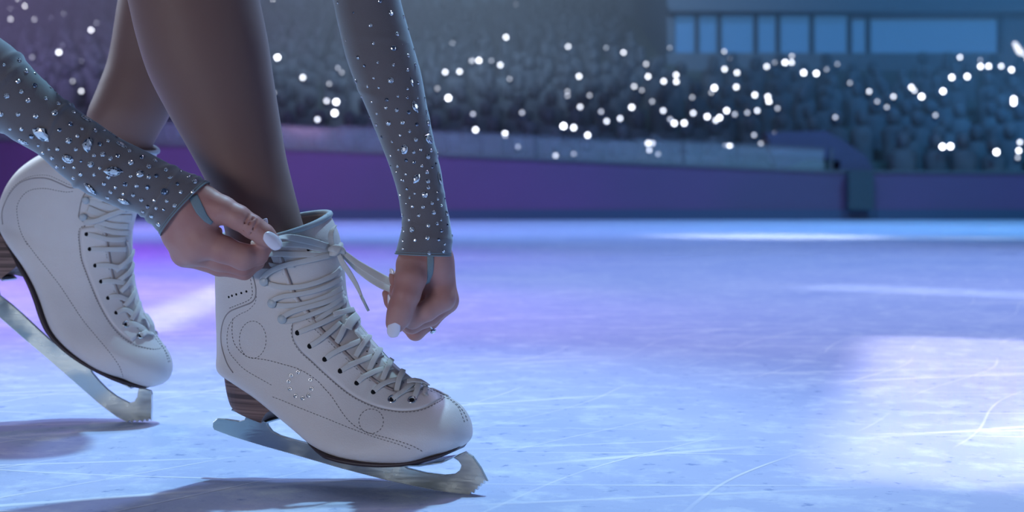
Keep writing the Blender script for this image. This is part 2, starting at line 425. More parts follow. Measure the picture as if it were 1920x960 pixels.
add([(85,3,.8),(108,297,1.3),(235,398,.9),(367,430,.4),(410,350,.5),(430,372,.3),(354,516,.6),(402,521,1.05),(394,577,1.05),(308,609,.6),(90,475,.4),(1300,30,.5),(1250,195,1),(983,225,.3),(1560,242,.9),(1750,248,.3),(1837,272,.7),(1080,313,.6),(1115,312,1),(1177,313,.5),(1222,335,.8),(946,371,.7),(1018,368,.9),(1268,405,.3),(907,453,.3),(962,501,1),(1615,392,.8),(1890,443,.6),(1557,490,.5),(1557,468,.4),(1667,488,.4),(1620,546,.6),(1085,582,.5),(1330,575,.3),(1878,548,.8),(1725,570,.3),(1820,604,.6),(1753,618,.6),(1537,642,1),(1588,650,.9),(1658,688,.8),(1098,661,.9),(1245,683,1),(1498,790,.6),(1588,781,.5),(1310,745,.3)], 480, 0, 2.6667)
add([(250,5,.9),(350,103,1),(150,140,.3),(150,287,.9),(480,292,.6),(885,210,.4),(708,268,.2),(1340,340,.3),(1265,440,1),(820,750,1),(450,820,.3),(1135,875,.2),(870,655,.2)], 0, 0, 7.3846)
add([(548,385,.3),(612,460,.6)], 0, 60, 4)
PH = {}
def phone_mesh(b_):
    key = round(b_ * 5)
    if key not in PH:
        q = key / 5
        mb = MB(); mb.box(-.03, .03, .0, .010, -.045, .05, 0)
        R_ = .012 + .016 * q
        vs = []; fs = []
        for i in range(7):
            th = math.pi * i / 6
            for j in range(10):
                ph = 2*math.pi*j/10
                vs.append((R_*math.sin(th)*math.cos(ph), -.02 + R_*math.sin(th)*math.sin(ph)*.6, .03 + R_*math.cos(th)))
        for i in range(6):
            for j in range(10): fs.append((i*10+j, i*10+(j+1)%10, (i+1)*10+(j+1)%10, (i+1)*10+j))
        mb.add(vs, fs, 1)
        o = mb.build('phone_light', mats=[MAT['frame'], emit('phone_lamp_%d' % key, (.86, .90, 1.0), .4 + 10 * q * q)], fix=False)
        PH[key] = o.data; return o
    o = bpy.data.objects.new('phone_light', PH[key]); COL.objects.link(o); return o
SPECIAL = {(1315, 277): 'white phone light low in the stands, left of a close pair'}
def where(px, py, b_):
    if px < 225: return 'violet seats left of the legs'
    if px < 640: return 'hazy seats between leg and raised sleeve'
    if px < 960: return 'seats right of the raised sleeve'
    if px < 1200: return 'blue grey seats mid stand'
    if px < 1560: return 'blue seats below the smaller press windows'
    return 'teal seats below the widest press window'
for (px, py, b_) in L:
    r_ = ray(px, py)
    # meet the plane of raised hands just above the heads
    y = (stand_z(19) + .80 - .25 * 19 - H) / (r_.z - .25)
    y = max(18.72, min(y, 36.6))
    if px > 1252: y = min(y, 28.6)
    o = phone_mesh(b_); o.location = CAM + r_ * y
    br = 'brilliant white' if b_ >= 1 else 'bright white' if b_ > .75 else 'soft white' if b_ > .45 else 'faint'
    tag(o, '%s phone light among the %s' % (br, where(px, py, b_)), 'phone light', 'phone lights held up in the stands')
    o['_px'] = 0
# camera light at the right edge, its long flare built as a glowing tube
mb = MB(); mb.tube([(-.12, 0, .2), (-.03, 0, .05), (.05, 0, -.05), (.12, 0, -.15)], [.03, .05, .05, .035], 10)
o = mb.build('camera_flare', MAT['phone_flare'] if 'phone_flare' in MAT else emit('flare_glow', (.86, .9, 1), 3.5))
o.location = P(1913, 99, 28.0); tag(o, 'long tilted white camera light flare at the right edge of the stands', 'light flare')
for o in bpy.data.objects:
    if '_px' in o: del o['_px']
# ================================================================== skates
class Skate:
    def __init__(s, c_px, c_py, yaw):
        s.d0 = ice_depth(c_py)
        s.c0 = P(c_px, c_py, s.d0); s.c0.z = 0
        a = math.radians(yaw)
        s.e = Vector((math.cos(a), -math.sin(a), 0))      # heel -> toe
        s.n = Vector((-math.sin(a), -math.cos(a), 0))     # towards the near side
    def pl(s, px, py, off=0.0):
        """point of the skate's own middle plane (moved off towards the near side)"""
        r = ray(px, py); c = s.c0 + s.n * off
        return CAM + r * ((c - CAM).dot(s.n) / r.dot(s.n))
    def mir(s, p):
        return p - s.n * (2 * (p - s.c0).dot(s.n))
    def hit(s, px, py, lift=0.0):
        r = ray(px, py).normalized()
        loc, nn, i, dd = s.bvh.ray_cast(CAM, r)
        if loc is None: 
            loc, nn, i, dd = s.bvh.find_nearest(s.pl(px, py, .02))
        if nn.dot(r) > 0: nn = -nn
        return loc + nn * lift, nn
    def upper(s, rows, per, nt, parent, inner_to=5):
        """rows: ax,ay,bx,by,halfwidth,taper,squareness,roll"""
        R_ = catmull(rows, per); vs = []; s.nt = nt; s.R = R_
        def ring(q, shrink=0.0, drop=0.0):
            ax, ay, bx_, by, hw, k, p, roll = q
            A = s.pl(ax, ay); B = s.pl(bx_, by); M = (A + B) / 2; hv = (B - A) / 2
            L_ = hv.length; u = hv.normalized(); down = -(s.n.cross(u)).normalized()
            if down.z > 0: down = -down
            out = []
            for j in range(nt):
                t = 2 * math.pi * j / nt; c = math.cos(t); w = math.sin(t)
                pc = p if c < 0 else 2.15
                x = math.copysign(abs(c) ** (2 / pc), c); y = math.copysign(abs(w) ** (2 / pc), w)
                out.append(M + u * (x * (L_ - shrink)) + s.n * (y * (hw * (1 - k * x) - shrink)) + down * (roll * abs(y) * (1 if y > 0 else -.75) + drop))
            return out
        rings = [ring(q) for q in R_]
        s.rings = rings
        nr = len(rings); v = [p for r_ in rings for p in r_]
        f = [(i*nt+j, i*nt+(j+1)%nt, (i+1)*nt+(j+1)%nt, (i+1)*nt+j) for i in range(nr-1) for j in range(nt)]
        f.append(tuple((nr-1)*nt+j for j in range(nt)))
        s.bvh = BVHTree.FromPolygons(v, f)
        o = mesh_obj('boot_upper', v, f, MAT['leather'], parent)
        # lining: inner wall going down inside the shaft
        li = []
        for k_, q in enumerate(R_[:per * inner_to]):
            li += ring(q, .0035 if k_ else .0008)
        nl = per * inner_to
        lf = [(i*nt+j, (i+1)*nt+j, (i+1)*nt+(j+1)%nt, i*nt+(j+1)%nt) for i in range(nl-1) for j in range(nt)]
        lf.append(tuple((nl-1)*nt+j for j in range(nt)))
        mesh_obj('lining', li, lf, MAT['lining'], parent)
        mb = MB(); mb.tube(rings[0] + rings[0][:1], .0032, 8, cap=False)
        mb.build('collar_binding', MAT['binding'], parent)
        return o
    def path(s, px, lift, n=24):
        q = smooth_line(px, n); P_ = []; N_ = []
        lf = lift if hasattr(lift, '__len__') else [lift] * len(px)
        for i, (x, y) in enumerate(q):
            l = np.interp(i / (n - 1), np.linspace(0, 1, len(lf)), lf)
            p, nn = s.hit(x, y, float(l)); P_.append(p); N_.append(nn)
        # smooth the path
        for _ in range(3):
            P2 = [P_[0]] + [(P_[i-1] + P_[i] * 2 + P_[i+1]) / 4 for i in range(1, n-1)] + [P_[-1]]
            N2 = [N_[0]] + [(N_[i-1] + N_[i] * 2 + N_[i+1]).normalized() for i in range(1, n-1)] + [N_[-1]]
            P_, N_ = P2, N2
        return P_, N_
    def cord(s, mb, px, lift, wpx, th=.0016, n=24, mirror=False):
        P_, N_ = s.path(px, lift, n); w = wpx * s.d0 / F
        mb.ribbon(P_, N_, w, th)
    def seam(s, mb, px, r=.0005, lift=.0001, n=60, mirror=True):
        P_, N_ = s.path(px, lift, n)
        mb.tube(P_, r, 6)
        if mirror: mb.tube([s.mir(p) for p in P_], r, 6)
    def stitch(s, mb, px, dash=.0022, gap=.0014, r=.00042, lift=.0002, mirror=True):
        mb = MB()
        q = smooth_line(px, 160); P_ = [s.hit(x, y, lift)[0] for x, y in q]
        seg = [0]
        for a, b_ in zip(P_[:-1], P_[1:]): seg.append(seg[-1] + (b_ - a).length)
        arr = np.array([tuple(p) for p in P_]); t = 0
        while t + dash < seg[-1]:
            pts = [Vector([np.interp(t + dash * k / 2, seg, arr[:, c]) for c in range(3)]) for k in range(3)]
            mb.tube(pts, [r * .6, r, r * .6], 5)
            if mirror: mb.tube([s.mir(p) for p in pts], [r * .6, r, r * .6], 5)
            t += dash + gap
        mb.build('stitching', MAT['thread'], s.root)
    def patch(s, name, la, lb, mat, parent, lift, n=40, m_=10, mirror=True):
        A = smooth_line(la, n); B = smooth_line(lb, n); vs = []; fs = []
        for i in range(n):
            for j in range(m_ + 1):
                t = j / m_; x, y = A[i] * (1 - t) + B[i] * t
                l = lift
                if i in (0, n-1) or j in (0, m_): l = lift * .55
                vs.append(s.hit(x, y, l)[0])
        W = m_ + 1
        fs = [(i*W+j, i*W+j+1, (i+1)*W+j+1, (i+1)*W+j) for i in range(n-1) for j in range(m_)]
        rim = [(0, j) for j in range(W)] + [(i, m_) for i in range(1, n)] + [(n-1, j) for j in range(m_-1, -1, -1)] + [(i, 0) for i in range(n-2, 0, -1)]
        base = len(vs); idx = [i*W+j for i, j in rim]
        for i, j in rim:
            t = j / m_; x, y = A[i] * (1 - t) + B[i] * t
            vs.append(s.hit(x, y, -.0012)[0])
        k = len(rim)
        fs += [(idx[a], idx[(a+1)%k], base+(a+1)%k, base+a) for a in range(k)]
        fix_normals(mesh_obj(name, vs, fs, mat, parent))
        if mirror:
            fix_normals(mesh_obj(name, [s.mir(v) for v in vs], fs, mat, parent))
    def slab(s, name, px, th, mat, parent, bevel=.0004, edge=None):
        """flat plate with a traced outline, standing in the skate's middle plane"""
        v0 = [s.pl(x, y) for x, y in px]
        bm = bmesh.new()
        a = [bm.verts.new(v + s.n * th / 2) for v in v0]; b_ = [bm.verts.new(v - s.n * th / 2) for v in v0]
        n = len(px)
        bm.faces.new(a); bm.faces.new(b_[::-1])
        for i in range(n):
            f = bm.faces.new((a[i], b_[i], b_[(i+1)%n], a[(i+1)%n])); f.material_index = 1 if edge else 0
        bmesh.ops.recalc_face_normals(bm, faces=bm.faces)
        bmesh.ops.bevel(bm, geom=[e for e in bm.edges if abs((e.verts[0].co - e.verts[1].co).normalized().dot(s.n)) < .5], offset=bevel, segments=1, affect='EDGES', material=1 if edge else -1)
        bmesh.ops.triangulate(bm, faces=[f for f in bm.faces if len(f.verts) > 4])
        me = bpy.data.meshes.new(name); bm.to_mesh(me); bm.free()
        me.materials.append(mat)
        if edge: me.materials.append(edge)
        o = bpy.data.objects.new(name, me); COL.objects.link(o); o.parent = parent
        o.matrix_parent_inverse = parent.matrix_world.inverted()
        return o
    def sole(s, name, mat, parent, u0, u1, th, win=.9):
        """thin sole following the underside between the sections u0..u1"""
        n = len(s.rings); i0, i1 = int(u0 * (n-1)), int(u1 * (n-1)); vs = []; m_ = 14; rows = []
        for i in range(i0, i1 + 1):
            ax, ay, bx_, by, hw, k, p, roll = s.R[i]
            A = s.pl(ax, ay); B = s.pl(bx_, by); up = (B - A).normalized()
            tp = min(1, .02 + (i - i0) / (i1 - i0) * 3.2); half = hw * (1 + k) * win * (.55 + .45 * min(1, tp * 1.4))
            ws = [(q / m_ * 2 - 1) for q in range(m_ + 1)]
            th_ = th * tp
            low = [A - up * th_ + s.n * (w_ * half) for w_ in ws]
            hi = [A + up * .0035 * tp + s.n * (w_ * (half - .0008)) for w_ in ws]
            rows.append(low + hi[::-1])
        W = 2 * (m_ + 1); vs = [p_ for r_ in rows for p_ in r_]; k = len(rows)
        fs = [(i*W+j, i*W+(j+1)%W, (i+1)*W+(j+1)%W, (i+1)*W+j) for i in range(k-1) for j in range(W)]
        fs.append(tuple(range(W))[::-1]); fs.append(tuple((k-1)*W+j for j in range(W)))
        return fix_normals(mesh_obj(name, vs, fs, mat, parent))
    def heel(s, rows, hw0, hw1, parent):
        """rows from the top: back point and front point of each level; rounded back, hollow front"""
        R_ = catmull(rows, 5); n = len(R_); K = 26; vs = []
        for i, (ax, ay, bx_, by) in enumerate(R_):
            A = s.pl(ax, ay); B = s.pl(bx_, by); hw = hw0 + (hw1 - hw0) * i / (n - 1); L_ = (B - A)
            for j in range(K - 6):      # round the back from near to far
                t = math.pi * j / (K - 7)
                y = math.cos(t); x = 1 - math.sin(t) ** .75
                yy = math.copysign(abs(y) ** .55, y)
                vs.append(A + L_ * x + s.n * yy * hw)
            for j in range(6):
                t = (j + 1) / 7; vs.append(B - L_ * (.10 * math.sin(math.pi * t)) - s.n * hw * (1 - 2 * t))
        fs = [(i*K+j, i*K+(j+1)%K, (i+1)*K+(j+1)%K, (i+1)*K+j) for i in range(n-1) for j in range(K)]
        fs.append(tuple(range(K))); fs.append(tuple((n-1)*K+j for j in range(K)))
        o = fix_normals(mesh_obj('heel', vs, fs, MAT['wood'], parent))
        me = o.data
        for p in me.polygons: p.use_smooth = p.area < 1e-4 and False
        return o
    def eyelet(s, px, py, parent, steel=False, mirror=True):
        for side in ((0, 1) if mirror else (0,)):
            p, nn = s.hit(px, py, .0016)
            if side: p = s.mir(p); nn = nn - s.n * (2 * nn.dot(s.n))
            mb = MB(); mb.dome(p + nn * .0004, nn, .0026 if not steel else .0024, .0003, 16, 2)
            e = mb.build('eyelet', MAT['hole'], parent)
            if steel:
                mb = MB(); mb.torus(p + nn * .0004, nn, .0036, .0009, 28, 8); mb.build('eyelet_ring', MAT['steel'], e)
    def hook(s, px, py, parent, mirror=True):
        for side in ((0, 1) if mirror else (0,)):
            p, nn = s.hit(px, py, .0)
            if side: p = s.mir(p); nn = nn - s.n * (2 * nn.dot(s.n))
            mb = MB()
            mb.tube([p - nn * .001, p + nn * .003], [.0018, .0016], 12)
            mb.dome(p + nn * .0028, nn, .0048, .0022, 20, 5)
            mb.build('lace_hook', MAT['hook'], parent)
# ------------------------------------------------------------------ front skate
fr = Skate(880, 926, 20)
FR = empty('ice_skate', fr.pl(880, 926), 'white lace-up figure skate in front, tilted onto its toe pick, laces being tied', 'ice skate', 'pair of figure skates')
#      ax  ay   bx  by    hw    taper sq  roll
fr.root = FR
rows = [(411,446,612,407,.041,-.02,2.3,.013),
        (412,480,628,440,.042,-.02,2.3,.007),
        (413,515,637,480,.041,.0,2.3,.002),
        (413,552,642,520,.039,.02,2.3,0),
        (413,590,648,560,.0365,.04,2.3,0),
        (415,628,662,595,.0355,.07,2.4,0),
        (416,662,684,624,.0355,.10,2.5,0),
        (426,692,706,650,.0355,.14,3.8,0),
        (460,712,727,673,.0355,.17,5.5,0),
        (500,738,748,693,.0355,.20,5.5,0),
        (540,768,768,708,.037,.22,5.5,0),
        (578,797,789,721,.039,.23,5.5,0),
        (615,825,808,731,.0415,.23,5.5,0),
        (655,843,827,740,.044,.21,5.5,0),
        (700,853,845,750,.0455,.18,5.5,0),
        (745,858,859,762,.0445,.14,5.5,0),
        (788,858,868,776,.041,.10,5.5,0),
        (822,853,874,792,.035,.06,2.6,0),
        (848,846,877,808,.026,.04,2.4,0),
        (863,839,877,821,.016,.0,2.2,0),
        (869,834,874,828,.006,.0,2.0,0)]
fr.upper(rows, 9, 128, FR)
# tongue rising out of the collar and the leather over the throat
TH_A = [(527,478),(534,502),(541,520),(551,547),(563,566),(587,597),(601,617),(623,638),(653,668),(680,695),(705,717),(737,733)]
fr.patch('facing', [(552,604),(549,622),(553,640),(567,660),(582,673),(602,692),(642,727),(672,747),(707,762),(735,768),(759,770),(792,765),(828,747)],
         [(580,595),(589,600),(601,617),(623,638),(640,655),(653,668),(668,683),(680,695),(705,717),(722,726),(742,735),(772,735),(798,733),(824,741)], MAT['leather'], FR, .0016, 48, 14)
fr.patch('throat_edge', [(x-7, y+2) for x, y in TH_A[:6]], TH_A[:6], MAT['leather'], FR, .0014, 30, 4)
fr.patch('tongue', [(x+1, y-1) for x, y in TH_A[4:]], [(640,575),(655,592),(668,606),(682,622),(700,640),(722,662),(742,685),(762,700)], MAT['tongue'], FR, .0003, 30, 8)
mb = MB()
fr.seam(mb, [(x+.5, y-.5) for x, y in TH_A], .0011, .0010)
mb.build('throat_raw_edge', MAT['edge'], FR)  # brown raw leather edge along the throat
# folded seams
mb = MB()
fr.seam(mb, [(470,505),(475,520),(480,545),(475,565),(450,576),(427,587),(416,612),(415,645),(425,680),(437,699)], .0007, .0)
fr.seam(mb, [(549,606),(547,622),(552,641),(566,661),(582,675),(602,694),(642,729),(672,749),(707,764),(735,770),(759,772),(794,767),(832,747)], .0004, .0)
mb.build('seam', MAT['groove'], FR)
mb = MB()
fr.stitch(mb, [(466,510),(471,530),(473,552),(466,563),(445,572),(430,578)])
fr.stitch(mb, [(481,555),(478,568),(465,582),(450,589),(437,599),(428,615),(426,640),(430,660),(442,676),(462,695),(511,723)], r=.00032)
fr.stitch(mb, [(437,597),(435,618),(438,640),(447,655),(462,668),(480,672),(500,675),(520,680),(545,687),(560,692),(580,703),(596,715),(609,729),(622,744),(642,774),(655,790),(672,803),(698,814),(725,821),(753,829),(775,837),(797,849)])
fr.stitch(mb, [(474 + 25*math.cos(a) , 637 + 35*math.sin(a)) for a in np.linspace(0, 2*math.pi, 22)], r=.00036)
fr.stitch(mb, [(696 + 23*math.cos(a) , 790 + 23*math.sin(a)) for a in np.linspace(0, 2*math.pi, 22)])
fr.stitch(mb, [(511,744),(532,752),(555,762),(585,774),(613,785),(657,803),(695,817),(720,825),(744,832),(770,842)], r=.00036)
fr.stitch(mb, [(548,609),(546,622),(551,642),(565,662),(581,676),(601,695),(641,730),(671,750),(706,765),(735,771),(759,773),(794,768),(832,748)])
fr.stitch(mb, [(794,727),(803,731),(818,738),(832,745),(843,749),(852,754),(864,766),(872,778),(877,792)])
fr.stitch(mb, [(520,478),(527,502),(533,522)], r=.0003)
for a, b_ in (((573,597),(585,606)), ((590,617),(612,638)), ((616,640),(642,666)), ((648,672),(672,695)), ((676,700),(698,718))):
    fr.stitch(mb, [a, ((a[0]+b_[0])/2, (a[1]+b_[1])/2), b_], r=.0003, lift=.0019)
for x, y in ((559,624),(582,649),(610,674),(639,696),(670,719),(701,736)): fr.eyelet(x, y, FR)
for x, y in ((736,750),(773,752)): fr.eyelet(x, y, FR, True)
for x, y in ((497,527),(512,568),(531,598)): fr.hook(x, y, FR)
mb = MB()
for x, y in ((429,557),(435,554.5),(443,552),(452.5,549.5),(462,546.5)):
    p, nn = fr.hit(x, y, .0001); mb.dome(p, nn, .0012, .0002, 10, 2)
for x, y in ((578,468),(600,453),(688,659),(706,682)):
    p, nn = fr.hit(x, y, .0004); mb.dome(p, nn, .0016 if y < 500 else .0007, .0003, 10, 2)
mb.build('vent_hole', MAT['hole'], FR)
for x, y in ((613,130),(569,152),(553,190),(561,238),(597,283),(643,298),(680,280),(700,237),(693,180)):
    p, nn = fr.hit(380 + x/3.4286, 660 + y/3.4286, 0)
    mb = MB(); mb.torus(p, nn, .0017, .0006, 16, 6); mb.dome(p, nn, .0015, .0013, 8, 2)
    mb.build('rhinestone', MAT['steel'], FR)
# laces lying on the boot
def lace(mb, px, lift, w, **k): fr.cord(mb, px, lift, w, **k)
mb = MB()
l = .0022
# cords between the hooks, lowest first
lace(mb, [(531+3,603),(564,597),(595,585),(620,574),(641,556)], [.0016,.002,.002,.002,.003], 10)
lace(mb, [(585,607),(600,597),(620,583),(640,570),(648,560)], .0012, 10)
lace(mb, [(641,549),(616,564),(587,573),(560,580),(537,590),(529,597)], [.003,.003,.003,.003,.003,.0035], 10.5)
lace(mb, [(517,572),(553,572),(585,566),(616,554),(638,540)], [.0016,.002,.002,.002,.003], 10.5)
lace(mb, [(637,522),(616,535),(585,546),(553,552),(528,555),(512,563)], [.003,.003,.003,.003,.003,.0035], 10)
lace(mb, [(505,532),(532,538),(564,537),(595,529),(626,515),(635,503)], [.0016,.002,.002,.002,.002,.003], 10.5)
lace(mb, [(618,479),(587,486),(553,493),(522,501),(500,514),(494,524)], [.003,.003,.003,.003,.003,.0035], 11)
lace(mb, [(624,474),(590,480),(560,492)], [.002,.002,.0012], 6)
lace(mb, [(489,491),(504,495),(525,499),(552,498)], .0014, 8)
# eyelet cords
E = [[(559,624),(577,617),(600,608),(624,596),(640,588)], [(582,649),(600,638),(620,622),(638,605)],
     [(610,674),(625,663),(641,655),(662,646),(680,639),(697,634)], [(639,696),(653,688),(669,681),(686,674),(701,669),(717,664)],
     [(670,719),(680,710),(692,704),(704,698),(717,694),(736,690)], [(701,736),(709,729),(720,722),(731,718),(744,714),(765,707)],
     [(736,751),(743,746),(752,740),(768,732),(780,728)]]
for e in E: lace(mb, e, [.0012,.0036,.0036,.003,.002,.001], 10.5)
C = [[(697,606),(694,618),(688,636),(677,652),(667,669)], [(718,630),(714,645),(708,662),(698,682),(692,695)],
     [(738,653),(734,668),(727,688),(717,714)], [(759,676),(755,692),(749,711),(744,733)], [(787,694),(785,708),(783,722),(781,739),(774,751)]]
for c_ in C: lace(mb, c_, [.003,.0045,.0052,.004,.0012], 10.5)
lace(mb, [(646,612),(640,627),(631,643)], [.0035,.003,.001], 11)
lace(mb, [(668,583),(664,596),(655,606),(650,619)], [.004,.0055,.006,.0045], [18]*0 or 17)
lace(mb, [(624,590),(636,588),(650,585),(666,582)], [.003,.0045,.005,.004], 11)
lace(mb, [(672,590),(668,600),(683,612),(690,620)], [.002,.003,.002,.001], 8)
lace(mb, [(762,720),(772,722),(785,725),(800,727)], [.004,.0068,.0068,.004], 12)
lace(mb, [(792,728),(800,720),(806,714)], [.004,.003,.001], 9)
lace(mb, [(746,744),(757,737),(768,728),(776,722)], [.003,.004,.004,.003], 9)
mb.build('lace', MAT['lace'], FR)
# bow: strands pulled by the two hands
def free(mb, pts, nrm, wpx, th=.0016, n=26):
    """pts: (px, py, depth)"""
    q = smooth_line(pts, n)
    P_ = [P(*r_) for r_ in q]
    ws = np.interp(np.linspace(0, 1, n), np.linspace(0, 1, len(wpx)), wpx) if hasattr(wpx, '__len__') else [wpx]*n
    mb.ribbon(P_, [Vector(nrm).normalized()] * n, [w * 1.36 / F for w in ws], th)
def sd(px, py, lift):        # depth of the boot surface under a pixel
    p, nn = fr.hit(px, py, lift); return p.y
mb = MB(); V = (-.25, -1, .25)
dk = sd(622, 468, .006)
def onb(pts, last):      # cords resting on the boot, then leaving it towards the fingers
    return [(x, y, sd(x, y, l_)) for x, y, l_ in pts] + last
free(mb, onb([(636,471,.004),(612,462,.004),(587,454,.004),(560,448,.005),(538,445,.007)], [(515,447,1.347),(500,452,1.350)]), V, [11,13,14,14,12,10])
free(mb, onb([(630,477,.003),(606,468,.003),(580,462,.003),(555,458,.004),(532,459,.006)], [(508,460,1.350),(494,462,1.352)]), V, [10,12,12,12,11,9])
free(mb, onb([(618,479,.0025),(587,477,.0025),(553,477,.0025),(520,476,.004)], [(495,478,1.356),(480,480,1.357)]), V, [9,12,12,11,9])
free(mb, [(634,468,dk),(650,478,dk-.004),(668,492,dk-.006),(700,512,dk-.010),(722,524,dk-.012),(744,534,1.357)], (-.3,-1,.5), [9,11,13,15,16,12])
free(mb, [(634,472,dk+.002),(652,486,dk),(672,505,dk-.002),(700,525,dk-.006),(722,538,dk-.008),(744,546,1.360)], (-.1,-1,.4), [8,11,13,15,14,10])
free(mb, [(632,470,dk-.003),(642,492,dk-.008),(655,512,dk-.008),(668,534,dk-.006),(678,556,dk-.004)], (-.5,-1,0), [9,12,12,10,6])
free(mb, [(627,470,dk),(622,456,dk-.003),(620,443,dk-.004),(623,431,dk-.002),(630,423,dk+.003)], (-.8,-1,0), [9,14,15,13,6])
free(mb, [(618,468,dk-.004),(628,466,dk-.007),(640,470,dk-.005),(644,478,dk)], (-.3,-1,.2), [8,16,17,10], .006)
free(mb, [(620,476,dk-.003),(629,474,dk-.007),(637,464,dk-.006),(640,458,dk)], (-.3,-1,.2), [8,12,12,8], .005)
mb.build('lace_bow', MAT['lace'], FR)
mb = MB(); mb.tube([P(677,554,dk-.004), P(684,569,dk-.003), P(691,583,dk-.002)], [.0017, .0015, .0014], 10)
mb.build('aglet', MAT['hook'], FR)
# small white bit of lace pinched between finger and thumb
mb = MB(); mb.tube([P(473,454,1.335), P(479,458,1.332), P(488,462,1.336)], [.002, .0034, .002], 10)
mb.build('lace_end', MAT['lace'], FR)
# sole, heel, blade
fr.sole('sole', MAT['sole'], FR, .56, .975, .0021, .90)
fr.heel([(430,690,552,766), (433,712,541,762), (437,733,528,766), (443,753,519,777), (449,761,515,786)], .031, .027, FR)
mb = MB()
fr.slab('heel_plate', [(449,763),(514,787),(513,790),(448,766)], .030, MAT['blade'], FR)
fr.slab('toe_plate', [(628,838),(660,852),(700,862),(750,866),(800,865),(842,859),(850,856),(850,859),(842,862),(800,868),(750,869),(700,865),(660,856),(628,842)], .04, MAT['blade'], FR)
fr.slab('blade', [(409,784),(425,785),(450,789),(460,786),(466,774),(480,777),(500,786),(503,797),(511,808),(526,816),(561,826),(602,836),(628,842),(680,858),(746,863),
                  (765,877),(800,886),(835,890),(854,888),(863,881),(866,872),(861,864),(852,858),(860,852),(873,846),(887,855),(902,876),(915,902),(909,901),(909,907),(904,906),(903,912),(899,911),(897,918),(893,917),(890,924),(885,922),(881,930),
                  (876,927),(850,924),(817,919),(730,901),(642,878),(555,853),(497,837),(438,819),(403,806),(400,800),(401,791)], .0042, MAT['blade'], FR, .0007, MAT['blade_edge'])
# ------------------------------------------------------------------ rear skate
re_ = Skate(275, 792, 10)
RE = empty('ice_skate', re_.pl(275, 792), 'white figure skate behind, heel raised high and standing on its toe pick', 'ice skate', 'pair of figure skates')
re_.root = RE
rows = [(172,250,288,286,.043,-.02,2.3,.004),
        (142,262,280,318,.044,-.02,2.3,.002),
        (104,278,268,350,.043,.0,2.3,0),
        (68,297,259,382,.041,.02,2.3,0),
        (38,320,251,410,.039,.04,2.3,0),
        (16,350,246,436,.038,.06,2.3,0),
        (4,384,246,462,.0375,.08,2.4,0),
        (2,414,247,488,.037,.11,2.5,0),
        (18,438,249,512,.037,.14,3.8,0),
        (43,468,253,538,.037,.17,5.5,0),
        (64,497,259,561,.037,.20,5.5,0),
        (84,530,266,582,.038,.22,5.5,0),
        (99,562,275,601,.040,.23,5.5,0),
        (110,590,284,618,.042,.23,5.5,0),
        (124,617,294,634,.0445,.20,5.5,0),
        (147,643,303,648,.046,.17,5.5,0),
        (176,667,311,661,.046,.13,5.5,0),
        (206,687,316,674,.043,.10,5.5,0),
        (236,705,318,687,.037,.07,2.6,0),
        (260,717,317,700,.029,.04,2.4,0),
        (278,724,312,712,.019,.0,2.2,0),
        (288,725,304,720,.007,.0,2.0,0)]
re_.upper(rows, 8, 112, RE)
TR = [(196,405),(198,432),(202,460),(207,493),(211,515),(218,540),(232,572),(242,595),(258,617)]
re_.patch('facing', [(153,426),(150,438),(152,460),(155,485),(162,505),(170,525),(187,567),(208,603),(228,625),(248,640)],
          [(182,424),(197,432),(202,460),(207,490),(211,515),(218,540),(232,572),(242,595),(255,613),(268,624)], MAT['leather'], RE, .0018, 44, 12)
re_.patch('tongue', TR[1:], [(236,440),(238,468),(239,493),(240,515),(245,537),(253,562),(260,583),(272,602)], MAT['tongue'], RE, .0003, 30, 8)
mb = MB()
re_.seam(mb, [(x+.5, y) for x, y in TR], .0009, .0009); mb.build('throat_raw_edge', MAT['edge'], RE)  # raw edge of the facing, brown leather
mb = MB()
re_.seam(mb, [(5,421),(4,396),(16,367),(35,345),(60,335),(89,335),(114,345),(133,353),(145,350),(152,343)], .0008, .0)
re_.seam(mb, [(170,355),(160,362),(153,375),(149,395),(148,408),(156,416)], .0007, 0)
re_.seam(mb, [(160,424),(152,428),(148,440),(150,462),(153,486),(160,506),(168,527),(185,568),(206,605),(226,628),(251,645),(270,651),(287,654),(303,652)], .0004, 0)
mb.build('seam', MAT['groove'], RE)
mb = MB()
re_.stitch(mb, [(10,378),(22,355),(42,338),(62,330),(89,329),(114,339),(133,347),(148,343)], r=.00036)
re_.stitch(mb, [(51,459),(40,437),(34,415),(32,388),(41,369),(54,358),(70,354),(89,354),(122,360),(141,358)])
re_.stitch(mb, [(48,452),(67,478),(91,508),(114,538),(135,570),(156,601),(178,628),(200,654),(214,672),(225,689),(231,707)])
re_.stitch(mb, [(160,423),(151,427),(147,440),(149,462),(152,486),(159,507),(167,528),(184,569),(205,606),(225,629),(250,646),(270,652),(287,655),(303,653)])
re_.stitch(mb, [(290,625),(298,637),(306,652),(312,666),(316,680)], r=.0004)
for i in range(1, 6):
    a, b_ = TR[i], TR[i+1]
    re_.stitch(mb, [(a[0]-5, a[1]+5), ((a[0]+b_[0])/2-5, (a[1]+b_[1])/2), (b_[0]-5, b_[1]-5)], r=.0003, lift=.0021)
for x, y in ((163,439),(169,467),(179,498),(190,528),(203,559),(218,587)): re_.eyelet(x, y, RE)
for x, y in ((236,609),(262,631)): re_.eyelet(x, y, RE, True)
for x, y in ((162,375),(157,407)): re_.hook(x, y, RE)
mb = MB()
def lace2(px, lift, w, **k): re_.cord(mb, px, lift, w, **k)
lace2([(167,376),(190,384),(215,390),(236,394),(252,392)], [.002]*5, 13)
lace2([(165,390),(190,401),(215,408),(246,408)], .0012, 13)
lace2([(160,411),(185,416),(210,422),(240,424)], .0014, 11)
lace2([(178,420),(198,431),(220,436),(241,436)], .0014, 10)
lace2([(200,446),(220,447),(241,445)], .0012, 9)
